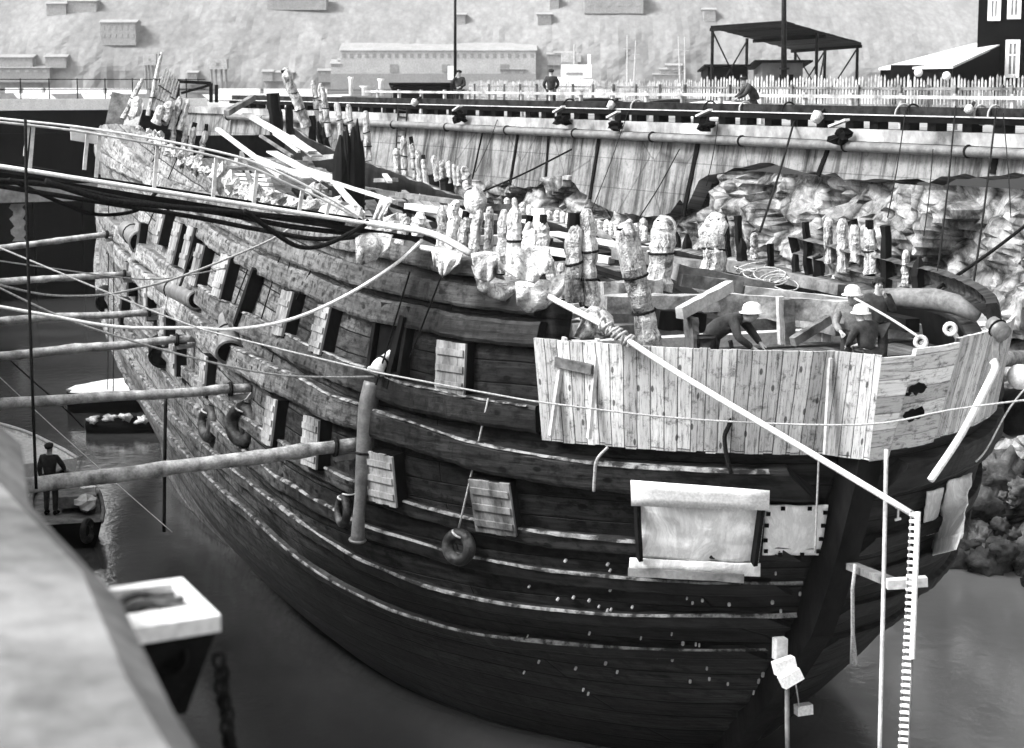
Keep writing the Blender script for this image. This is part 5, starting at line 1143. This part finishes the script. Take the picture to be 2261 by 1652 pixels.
for k in range(4): a = inner[3].lerp(inner[0], .12 + k * .23) - V((0,0,.05)); b = inner[2].lerp(inner[1], .12 + ((k * 3) % 4) * .23) - V((0,0,.03 - .01 * (k % 3))); m.tube(smoothpts([a, a.lerp(b, .35) + V((0,0,.03)), a.lerp(b, .7) + V((0,.01,.01)), b], 4), .013, 6)
tag(m.build('rope_hank', 'tarrope', None, True), 'dark ropes heaped in the pale rimmed box', 'rope')
m = MB(); 
for k in range(15):
    c = pt(483 + 2.0 * k + 3 * math.sin(k), 1458 + k * 15, 6.15); ax = V((1, .2, 0)) if k % 2 else V((.2, 1, 0)); 
    i0 = len(m.v); m.torus(c, ax, .020, .0075, 12, 6)
    for v in m.v[i0:]: v.z = c.z + (v.z - c.z) * 1.35
tag(m.build('chain', 'iron', None, True), 'heavy black chain hanging from the pale rimmed box', 'chain')
# ------------------------------------------------------------------ struts and cylinder right of the bow
MBx = MB(); MBx.tube([pt(2180, 795, 31), pt(2300, 788, 33)], .13, 12, True, .1); tag(MBx.build('shoring_pole', 'log', None, True), 'log pole on the far side between bow and rock wall', 'pole')
t = thing('pontoon_cylinder', 'big black cylinder lying between the far bow and the rocks', 'cylinder', pt(2250, 905, 33))
MB().tube([pt(2120, 930, 34.5), pt(2330, 895, 33)], .42, 18, True).build('drum', 'iron', t, True); MB().torus(pt(2225, 912, 33.7), pt(2330, 895, 33) - pt(2120, 930, 34.5), .43, .03, 20, 6).build('band', 'steel', t, True)
t = thing('mooring_buoy', 'white ball buoy half out of frame on the right', 'buoy', pt(2252, 832, 31.5)); MB().ball(pt(2252, 832, 31.5), .21, 16, 12).build('ball', 'white', t, True); MB().torus(pt(2252, 808, 31.5), (0,1,0), .04, .012, 12, 6).build('ring', 'iron', t, True)
# ------------------------------------------------------------------ water
mw = MB(); mw.grid(lambda u, v: (-60 + 120 * u, -10 + 125 * v, 0), 2, 2); o = struct(mw.build('dock_water', 'water'))
mw = MB(); mw.quad((-900, 112, 7.6), (900, 112, 7.6), (900, 760, 7.6), (-900, 760, 7.6)); o = struct(mw.build('harbour_water', 'water'))
# ------------------------------------------------------------------ far shore
m = MB(); nu, nv = 260, 60
def hf(u, v):
    x = -330 + 560 * u; tp = 60 + 10 * noise.noise(V((x * .01, 0, 0))); px = CX + FPX * x / 820
    tp *= float(np.interp(px, [-500, 1500, 1750, 2000, 2300], [1.0, 1.0, 1.0, .98, .96])); y = 700 + 150 * v ** 1.5; z = 8.2 + tp * min(1, v * 1.15) ** .75
    n_ = noise.noise(V((x * .03, v * 3, 1))) * 7 + noise.noise(V((x * .09, v * 8, 2))) * 3.0 + noise.noise(V((x * .3, v * 22, 2))) * 1.6
    return V((x, y + n_ * .8, z + (n_ * .2 if v > .02 else 0)))
m.grid(hf, nu, nv); BVH_ = BVHTree.FromPolygons([tuple(v) for v in m.v], m.f); struct(m.build('hillside', 'hill'))
m = MB(); m.grid(lambda u, v: V((-330 + 560 * u, 690 + 16 * v, 8.6)), 2, 2); struct(m.build('far_shore', 'farshade'))
M['farroof'] = mat_noise('far_dull_roof', 0.20, 0.26, 0.2, rough=0.95, bmp=0.0); M['farhouse'] = mat_noise('far_hazed_wall', 0.19, 0.25, 0.2, rough=0.95, bmp=0.0)  # house greys held near the hill tone to paint in the haze
def fbuild(name, label, xl, xr, yt, yb, d, mat, windows=0, rows=1, dep=12, basemat=None, cat='building'):
    a, b = pt(xl, yb, d), pt(xr, yb, d); zt = pt(xl, yt, d).z; a.z = b.z = min(a.z, b.z); t = thing(name, label, cat, (a + b) / 2); L = (b - a).length; h_ = zt - a.z
    MB().box((a + b) / 2 + V((0, dep / 2, h_ / 2)), (L / 2, 0, 0), (0, dep / 2, 0), (0, 0, h_ / 2)).build('wall', mat, t)
    r = MB(); r.prism([a + V((-.5, -.5, h_ + .02)), a + V((-.5, dep / 2, h_ + .12 * dep)), a + V((-.5, dep + .5, h_ + .02))], V((L + 1, 0, 0))); r.build('roof', 'farroof', t)
    for r_ in range(rows):
        for k in range(windows): c = a + V(((k + .5) * L / windows, -.06, h_ * (.78 - .35 * r_))); MB().box(c, (L / windows * .22, 0, 0), (0, .08, 0), (0, 0, h_ * .09)).build('window', 'farshade' if mat == 'farwall' else 'farroof', t)
    return t
wh = fbuild('warehouse', 'long pale two storey warehouse across the harbour', 752, 1183, 112, 163, 690, 'farwall', 26, 1, 25)
a, b = pt(752, 163, 689.6), pt(1183, 163, 689.6)
for x in (870, 985, 1114): c = pt(x, 151, 689.6); MB().box(c, (1.5, 0, 0), (0, .1, 0), (0, 0, 1.4)).build('door', 'farshade', wh)
a, b = pt(735, 198, 690), pt(1183, 198, 690); zt = pt(735, 163, 690).z; MB().box(((a.x + b.x) / 2, 701, (a.z + zt) / 2), ((b.x - a.x) / 2, 12, 0) if False else ((b.x - a.x) / 2, 0, 0), (0, 11.6, 0), (0, 0, (zt - a.z) / 2 - .05)).build('wharf_base', 'farshade', wh)
fbuild('annex', 'lower pale annex at the left end of the warehouse', 731, 752, 141, 163, 690, 'farwall', 5, 1, 14)
for i, (xl, xr, yt, yb, lab) in enumerate(((0,72,127,150,'wide pale shed at the far left shore'),(100,146,126,150,'pale square shed second from the left on the shore'),(222,300,50,100,'pale villa half hidden on the wooded slope'),(590,720,-10,22,'pale block on the crest above the left slope'),(1290,1420,-20,30,'long pale house on the hilltop near the middle'),(-10,110,150,182,'dull low quay building under the far left sheds'))):
    hq = BVH_.ray_cast(_C, rd((xl + xr) / 2, max(yb, 8)).normalized())[0]; fbuild('shore_building', lab, xl, xr, yt, yb, 690 if yb > 120 or hq is None else depth(hq) - 1.5, 'farshade' if 'dull' in lab else 'farhouse', 6 if xr - xl > 60 else 3, 1 if yb > 120 else 2, 10)
rh = random.Random(5)
for k in range(22):
    x = rh.uniform(20, 1600); yb = rh.choice([rh.uniform(12, 60), rh.uniform(130, 185), rh.uniform(150, 185)]); hq = BVH_.ray_cast(_C, rd(x, yb).normalized())[0]; w_ = rh.uniform(10, 34)
    if hq is not None: o = fbuild('hill_house', 'small pale house among the trees of the hazy hillside', x - w_, x + w_, yb - rh.uniform(12, 24), yb + 5, depth(hq) - 1.5, rh.choice(['farhouse', 'farshade', 'farroof']), 3, 1, 7); o['group'] = 'small houses on the hillside'
for i, (xl, xr, yt, yb) in enumerate(((462,503,131,153),(318,346,120,144))):
    t = thing('harbour_beacon', ['pale boxed beacon on dark piles left of the warehouse','pale boxed beacon on dark piles behind the stern frames'][i], 'beacon', pt((xl+xr)/2, 200, 560), 'boxed beacons in the harbour'); c = pt((xl+xr)/2, (yt+yb)/2, 560); w_ = (xr-xl)/2*mpp(560)
    MB().box(c, (w_,0,0), (0,w_*.8,0), (0,0,(yb-yt)/2*mpp(560))).build('cabin', 'farwall', t); MB().box(c - V((0,w_*.8+.05,0)), (w_*.16,0,0), (0,.05,0), (0,0,w_*.18)).build('window', 'farshade', t)
    for sx in (-.8, -.3, .3, .8): MB().tube([V((c.x + sx * w_, c.y, 7.4)), V((c.x + sx * w_, c.y, c.z - (yb-yt)/2*mpp(560)))], .35, 6).build('pile', 'farshade', t)
fy = thing('harbour_ferry', 'white ferry steamer moored across the harbour right of the warehouse', 'ship', pt(1270, 195, 640)); q = lambda x, y: pt(x, y, 640)
def fbx(x0, x1, y0, y1, nm, mat, dp=3): a, b = q(x0, y1), q(x1, y0); MB().box((a + b) / 2 + V((0, dp, 0)), ((b.x - a.x) / 2, 0, 0), (0, dp, 0), (0, 0, (b.z - a.z) / 2)).build(nm, mat, fy)
m = MB(); m.prism([q(1226, 170), q(1238, 197), q(1300, 197), q(1310, 176)], V((0, 6, 0))); m.build('hull', 'white', fy); fbx(1240, 1306, 143, 172, 'superstructure', 'white'); fbx(1240, 1283, 118, 137, 'wheelhouse', 'farwall', 2.4); fbx(1298, 1304, 120, 143, 'funnel', 'white', 1); fbx(1250, 1287, 160, 166, 'window_band', 'farshade', -.1)
MB().tube([q(1268, 143), q(1268, 98)], .3, 6).build('mast', 'farwall', fy)
for i, (x, yt) in enumerate(((1385,78),(1404,90),(1498,80),(1512,82))):
    t = thing('ship_mast', ['leftmost thin pale mast in the harbour haze','second pale mast from the left in the harbour haze','third pale mast from the left, leaning slightly','rightmost thin pale mast in the harbour haze'][i], 'mast', pt(x, 200, 600)); MB().tube([pt(x - (5 if i == 1 else -4 if i == 2 else 0), 200, 600), pt(x, yt, 600)], [.35, .18], 6).build('spar', 'farwall', t); MB().beam(pt(x - 8, yt + 30, 600), pt(x + 8, yt + 30, 600), .2, .2).build('yard', 'farwall', t)
for i in range(14):
    x = [30,75,130,180,215,262,300,520,560,610,650,690,1225,1330][i]; c = pt(x, 196 + (i % 3) * 4, 400 - i * 6); c.z = 7.75; t = thing('moored_boat', 'small pale boat moored in the hazy harbour', 'boat', c, 'small boats moored in the harbour')
    mm = MB(); L = 3.2 + (i % 4); mm.prism([c + V((-L, 0, 1.0)), c + V((-L * .8, 0, 0)), c + V((L * .8, 0, 0)), c + V((L * 1.1, 0, 1.2))], V((0, 2.2, 0))); mm.build('hull', 'white' if i % 3 else 'farshade', t); MB().box(c + V((-.4, 1.1, 1.5)), (L * .45, 0, 0), (0, .8, 0), (0, 0, .6)).build('cabin', 'white', t)
# ------------------------------------------------------------------ boats in the dock
def boatmesh(c, D, L, W_, Hh, t, mat, deckmat):
    D = V(D).normalized(); B = V((-D.y, D.x, 0)); m = MB()
    def sec(u): x = u; return W_ / 2 * (1 - max(0, (u - .45) / .55) ** 2.2) * (1 - .12 * max(0, .2 - u) / .2)
    def fn(u, v):
        A = (v - .5) * 2; w_ = sec(u); sh = Hh * (1 + .25 * u * u); return c + D * (u - .5) * L + B * (math.copysign(abs(A) ** .55, A) * w_) + V((0, 0, -.25 + (sh + .25) * abs(A) ** 2.2))
    m.grid(fn, 20, 14); m.v += [fn(0, k / 14) for k in range(15)]; m.f.append(tuple(range(len(m.v) - 15, len(m.v)))); o = m.build('hull', mat, t, True)
    dm = MB(); dm.grid(lambda u, v: c + D * (u - .5) * L + B * ((v - .5) * 2 * sec(u) * .96) + V((0, 0, Hh * (1 + .25 * u * u) - .14)), 16, 2); dm.build('deck', deckmat, t)
    for sd in (-1, 1): gm = MB(); gm.tube([c + D * (k / 16 - .5) * L + B * sd * sec(k / 16) + V((0,0,Hh * (1 + .25 * (k/16) ** 2))) for k in range(17)], .05, 6); gm.build('gunwale', deckmat, t, True)
    return D, B
c = pt(120, 1135, 47.0); c.z = 0; c2 = V((c.x - .15, c.y + 1.9, 0))
wb = thing('work_boat', 'dark open work boat with a man standing in it beside the near quay', 'boat', c2); D_, B_ = boatmesh(c2, (-.25, .97, 0), 6.0, 1.7, .62, wb, 'tar', 'timber')
MB().box(c2 - D_ * .6 + V((.25, 0, .78)), D_ * .7, B_ * .45, V((0,0,.14))).build('engine_box', 'timber', wb)
MB().ball(c2 - D_ * 1.4 + B_ * -.45 + V((0,0,.75)), .28, 10, 6, .7, .6).build('gear_heap', 'pale', wb); MB().ball(c2 - D_ * .2 + B_ * -.5 + V((0,0,.8)), .26, 10, 6, .8, .6).build('gear_heap', 'white', wb)
t = thing('tyre_fender', 'tyre fender on the corner of the work boat', 'tyre', pt(193, 1172, 46)); MB().torus(pt(193, 1172, 46.0), (.95, -.25, 0), .24, .075, 22, 8).build('tyre', 'rubber', t, True); MB().torus(pt(193, 1172, 46.0), (.95, -.25, 0), .16, .02, 22, 6).build('bead', 'rubber', t, True)
c = pt(30, 990, 55); c.z = 0; t = thing('rowing_boat', 'pale flat boat partly hidden behind the near quay ledge', 'boat', c); boatmesh(V((c.x - .3, c.y, 0)), (-.55, .83, 0), 7, 2.0, .9, t, 'canvas', 'pale')
c = pt(235, 885, 66); c.z = 0; t = thing('covered_boat', 'dark boat under a pale canvas cover beyond the log poles', 'boat', c); D_, B_ = boatmesh(c + V((1.4, 0, 0)), (-.93, -.36, 0), 5.4, 1.9, .62, t, 'tar', 'timber')
m = MB(); 
def cv(u, v): X = (u - .5) * 2; w_ = .97 * (1 - abs(X) ** 2.4) ** .6 if abs(X) < 1 else 0; A = math.pi * v; p = c + V((1.4, 0, 0)) + D_ * X * 2.68 + B_ * math.cos(A) * w_ + V((0, 0, .62 + .12 * max(0, X) + math.sin(A) * .42 * (1 - .75 * X * X))); return p + V((0, 0, noise.noise(p * 2) * .06))
m.grid(cv, 18, 10); m.build('canvas_cover', 'canvas', t, True)
c = pt(245, 948, 61.5); c.z = 0; t = thing('float_raft', 'black raft with white padded edge floating below the covered boat', 'raft', c)
rr_ = MB(); rr_.tube([c + V((-.75, 0, .1)), c + V((-.4, 0, .14)), c + V((1.6, .2, .14))], [.25, .36, .36], 10, True, .3); rr_.build('float', 'tar', t, True)
for k in range(4): MB().ball(c + V((-.5 + k * .5, -.12 + .05 * (k % 2), .40 + .05 * (k % 3))), .24, 9, 6, .5, .9).build('pad', 'wrapw', t, True)
# ------------------------------------------------------------------ people
def skin_obj(name, J, E, mat, parent, root=0, sub=1):
    me = bpy.data.meshes.new(name); me.from_pydata([tuple(j[0]) for j in J], E, []); me.materials.append(M[mat]); o = bpy.data.objects.new(name, me); COL.objects.link(o); o.parent = parent
    sk = o.modifiers.new('skin', 'SKIN'); sk.use_smooth_shade = True
    if not me.skin_vertices: me.skin_vertices_add() if hasattr(me, 'skin_vertices_add') else None
    if me.skin_vertices:
        d = me.skin_vertices[0].data
        for i, j in enumerate(J): d[i].radius = (j[1], j[1]) if not isinstance(j[1], tuple) else j[1]
        d[root].use_root = True
    ss = o.modifiers.new('sub', 'SUBSURF'); ss.levels = sub; ss.render_levels = sub
    return o
STAND = dict(pelvis=(0,0,.95), spine=(0,0,1.15), chest=(0,.01,1.36), neck=(0,.0,1.51), jaw=(0,.04,1.585), head=(0,.02,1.68), crown=(0,.0,1.735), shL=(-.19,0,1.44), shR=(.19,0,1.44), elL=(-.25,-.03,1.16), elR=(.25,-.03,1.16), wrL=(-.26,.08,.92), wrR=(.26,.08,.92), hpL=(-.10,0,.90), hpR=(.10,0,.90), knL=(-.11,.03,.50), knR=(.11,.03,.50), anL=(-.11,-.02,.09), anR=(.11,-.02,.09), toL=(-.13,.15,.045), toR=(.13,.15,.045))
def person(label, loc, rz, pose=None, jacket='cloth', trousers='cloth', hat='cap', k=1.0):
    P = dict(STAND); P.update(pose or {}); P = {a: V(b) * k for a, b in P.items()}
    t = thing('person', label, 'person', loc); t.rotation_euler = (0, 0, rz)
    J = []; E = []; ix = {}
    def add(n, p, r, par=None):
        ix[n] = len(J); J.append((p, r * k));
        if par: E.append((ix[par], ix[n]))
    add('pelvis', P['pelvis'], .09); add('spine', P['spine'], .09, 'pelvis'); add('chest', P['chest'], .11, 'spine'); add('neck', P['neck'], .058, 'chest'); add('jaw', P['jaw'], .07, 'neck'); add('head', P['head'], .095, 'jaw'); add('crown', P['crown'], .07, 'head')
    fwd = (P['jaw'] - P['head']); f2 = V((0, 1, 0)) * k
    add('nose', P['head'] + f2 * .115 + V((0,0,-.03)), .016, 'head')
    for s in 'LR':
        add('sh' + s, P['sh' + s], .05, 'chest'); add('el' + s, P['el' + s], .04, 'sh' + s); add('wr' + s, P['wr' + s], .030, 'el' + s)
        hd = (P['wr' + s] - P['el' + s]).normalized(); pl = P['wr' + s] + hd * .07 * k; add('palm' + s, pl, .034, 'wr' + s); sidev = hd.cross(V((0,1,.3))).normalized()
        for q in range(4): b = pl + hd * .035 * k + sidev * (q - 1.5) * .021 * k; add('f%d%s' % (q, s), b, .0095, 'palm' + s); add('g%d%s' % (q, s), b + hd * (.045 + .008 * (q in (1, 2))) * k + V((0, .012, -.008)) * k, .008, 'f%d%s' % (q, s))
        add('th' + s, P['wr' + s] + hd * .05 * k + V((0, .035, 0)) * k, .011, 'palm' + s); add('ti' + s, P['wr' + s] + hd * .09 * k + V((0, .05, 0)) * k, .009, 'th' + s)
        add('hp' + s, P['hp' + s], .07, 'pelvis'); add('kn' + s, P['kn' + s], .055, 'hp' + s); add('an' + s, P['an' + s], .042, 'kn' + s); add('to' + s, P['to' + s], .036, 'an' + s)
    skin_obj('body', J, E, 'skin', t)
    def sub_skin(name, chain, mat, root=0):
        J2 = [(P[n], r * k) for n, r, p in chain]; id2 = {n: i for i, (n, r, p) in enumerate(chain)}; E2 = [(id2[p], id2[n]) for n, r, p in chain if p]; skin_obj(name, J2, E2, mat, t)
    sub_skin('jacket', [('pelvis', .17, None), ('spine', .165, 'pelvis'), ('chest', .18, 'spine'), ('neck', .075, 'chest'), ('shL', .088, 'chest'), ('elL', .068, 'shL'), ('wrL', .050, 'elL'), ('shR', .088, 'chest'), ('elR', .068, 'shR'), ('wrR', .050, 'elR')], jacket)
    sub_skin('trousers', [('pelvis', .145, None), ('hpL', .115, 'pelvis'), ('knL', .085, 'hpL'), ('anL', .068, 'knL'), ('hpR', .115, 'pelvis'), ('knR', .085, 'hpR'), ('anR', .068, 'knR')], trousers)
    for s in 'LR': m = MB(); a, b = P['an' + s], P['to' + s]; m.tube([a + V((0, -.05, -.02)) * k, a.lerp(b, .5), b + V((0, .03, 0)) * k], [.055 * k, .06 * k, .04 * k], 8); o = m.build('boot', 'tar', None, True); o.parent = t
    up = (P['crown'] - P['head']).normalized(); c = P['head']; x = up.cross(V((0, 1, 0))); x = x.normalized() if x.length > .1 else V((1, 0, 0)); y = up.cross(x)
    def lathe(prof, mat, nm, fx=1.0, fy=1.12, n=18):
        m = MB()
        for r, h_ in prof:
            for q in range(n): A = 2 * math.pi * q / n; m.v.append(c + x * math.cos(A) * r * fx * k + y * math.sin(A) * r * fy * k + up * h_ * k)
        for a in range(len(prof) - 1):
            for q in range(n): m.f.append((a * n + q, a * n + (q + 1) % n, (a + 1) * n + (q + 1) % n, (a + 1) * n + q))
        m.f.append(tuple(range((len(prof) - 1) * n, len(prof) * n))); o = m.build(nm, mat, None, True); o.parent = t
    if hat == 'helmet': lathe([(.165, .015), (.17, .03), (.128, .045), (.128, .09), (.11, .14), (.065, .172), (.01, .182)], 'helmet', 'helmet')
    elif hat == 'cap': lathe([(.105, .02), (.108, .05), (.115, .075), (.08, .10), (.01, .105)], 'hair', 'cap'); m = MB(); m.prism([c + up * .03 * k - y * .10 * k + x * .07 * k, c + up * .015 * k - y * .17 * k + x * .05 * k, c + up * .015 * k - y * .17 * k - x * .05 * k, c + up * .03 * k - y * .10 * k - x * .07 * k], up * .012); o = m.build('cap_peak', 'hair', None); o.parent = t
    else: lathe([(.108, .0), (.11, .04), (.095, .08), (.05, .105), (.01, .11)], 'hair', 'hair')
    for sx in (-1, 1): m = MB(); m.ball(P['head'] + V((sx * .035, .092, .0)) * k, .013 * k, 8, 6); o = m.build('eye', 'hair', None, True); o.parent = t
    return t
def stand_at(x, d, z): p = pt(x, 400, d); r = rd(x, 400); q = _C + V((r.x, r.y, 0)) * ((d) / math.cos(PITCH) / 1.0) * 0 + V((0, 0, 0)); p = pt(x, 400, d); return V((p.x, p.y, z))
lean = dict(elL=(-.27,.05,1.18), wrL=(-.12,.22,1.12), elR=(.27,.05,1.18), wrR=(.12,.22,1.10))
def gpos(x, d, z):           # foot point whose head is seen at column x
    p = pt(x, 190, d); return V((p.x, p.y, z))
person('man in dark jacket and cap seen from behind on the far quay', gpos(1217, 84, 9.6), .15, dict(elL=(-.30,.0,1.2), wrL=(-.20,.16,1.02), elR=(.30,0,1.2), wrR=(.20,.16,1.02)), k=1.1)
person('man in dark coat by the flagpole raising a hand to his face', gpos(1014, 86, 9.6), math.pi - .3, dict(elR=(.30,.06,1.25), wrR=(.08,.17,1.52), elL=(-.26,.05,1.18), wrL=(-.1,.2,1.1)), k=1.08)
person('hunched man in dark clothes leaning over the white rail fence', gpos(1664, 60.5, 9.45), math.pi / 2 + .2, dict(pelvis=(0,-.1,.92), spine=(0,-.02,1.12), chest=(0,.12,1.30), neck=(0,.24,1.42), jaw=(0,.32,1.46), head=(0,.31,1.55), crown=(0,.31,1.61), shL=(-.19,.18,1.36), shR=(.19,.18,1.36), elL=(-.24,.36,1.12), elR=(.24,.36,1.12), wrL=(-.14,.55,1.02), wrR=(.14,.55,1.02)), k=1.04)
person('man in dark jacket and cap standing in the work boat, back turned', V((pt(112, 1100, 47.4).x, pt(112, 1100, 47.4).y, .50)), -.1, dict(elR=(.30,.12,1.2), wrR=(.26,.34,1.08)), k=1.0)
dz = 6.26
def shipman(x, d): p = pt(x, 740, d); return V((p.x, p.y, dz))
bent = dict(pelvis=(0,-.30,.92), spine=(0,-.14,1.10), chest=(0,.10,1.20), neck=(0,.27,1.26), jaw=(0,.36,1.22), head=(0,.36,1.31), crown=(0,.36,1.37), shL=(-.19,.14,1.24), shR=(.19,.14,1.24), elL=(-.28,.30,1.02), elR=(.28,.22,1.0), wrL=(-.16,.46,.86), wrR=(.18,.42,.84), hpL=(-.10,-.28,.88), hpR=(.10,-.28,.88), knL=(-.12,-.18,.48), knR=(.12,-.22,.48), anL=(-.12,-.25,.09), anR=(.12,-.32,.09), toL=(-.13,-.08,.045), toR=(.13,-.15,.045))
person('worker in white helmet and dark overalls stooping behind the plank screen', shipman(1606, 28.9), -math.pi / 2 - .35, bent, 'cloth', 'cloth', 'helmet', 1.02)
slouch = dict(chest=(0,.06,1.33), neck=(0,.12,1.45), jaw=(0,.19,1.47), head=(0,.18,1.57), crown=(0,.18,1.63), shL=(-.2,.06,1.38), shR=(.2,.06,1.38), elL=(-.27,.14,1.12), elR=(.27,.14,1.12), wrL=(-.14,.34,1.02), wrR=(.14,.34,1.02))
person('worker in white helmet with his back to us at the bow', shipman(1915, 28.5), .55, slouch, 'cloth', 'cloth', 'helmet', .86)
person('worker in white helmet and grey shirt facing us at the bow', shipman(1884, 29.7), math.pi - .35, slouch, 'greycloth', 'cloth', 'helmet', .97)
person('bareheaded worker deepest in the bow, hand raised to his face', shipman(1936, 31.0), math.pi + .1, dict(elL=(-.26,.14,1.2), wrL=(-.08,.17,1.48)), 'cloth', 'cloth', 'hair', .93)
# ------------------------------------------------------------------ haze
hz_ = MB(); hz_.ab(-420, -40, -3, 420, 980, 92); m_, t_, b_ = new_mat('haze_air'); t_.nodes.remove(b_)
pv = t_.nodes.new('ShaderNodeVolumePrincipled'); pv.inputs['Color'].default_value = g(0.92); pv.inputs['Density'].default_value = 0.0001; pv.inputs['Anisotropy'].default_value = 0.0
t_.links.new(pv.outputs[0], t_.nodes['Material Output'].inputs['Volume']); M['haze'] = m_
struct(hz_.build('haze', 'haze'), 'stuff')
SC.cycles.volume_bounces = 0; SC.cycles.max_bounces = 6; SC.cycles.diffuse_bounces = 3; SC.cycles.glossy_bounces = 3
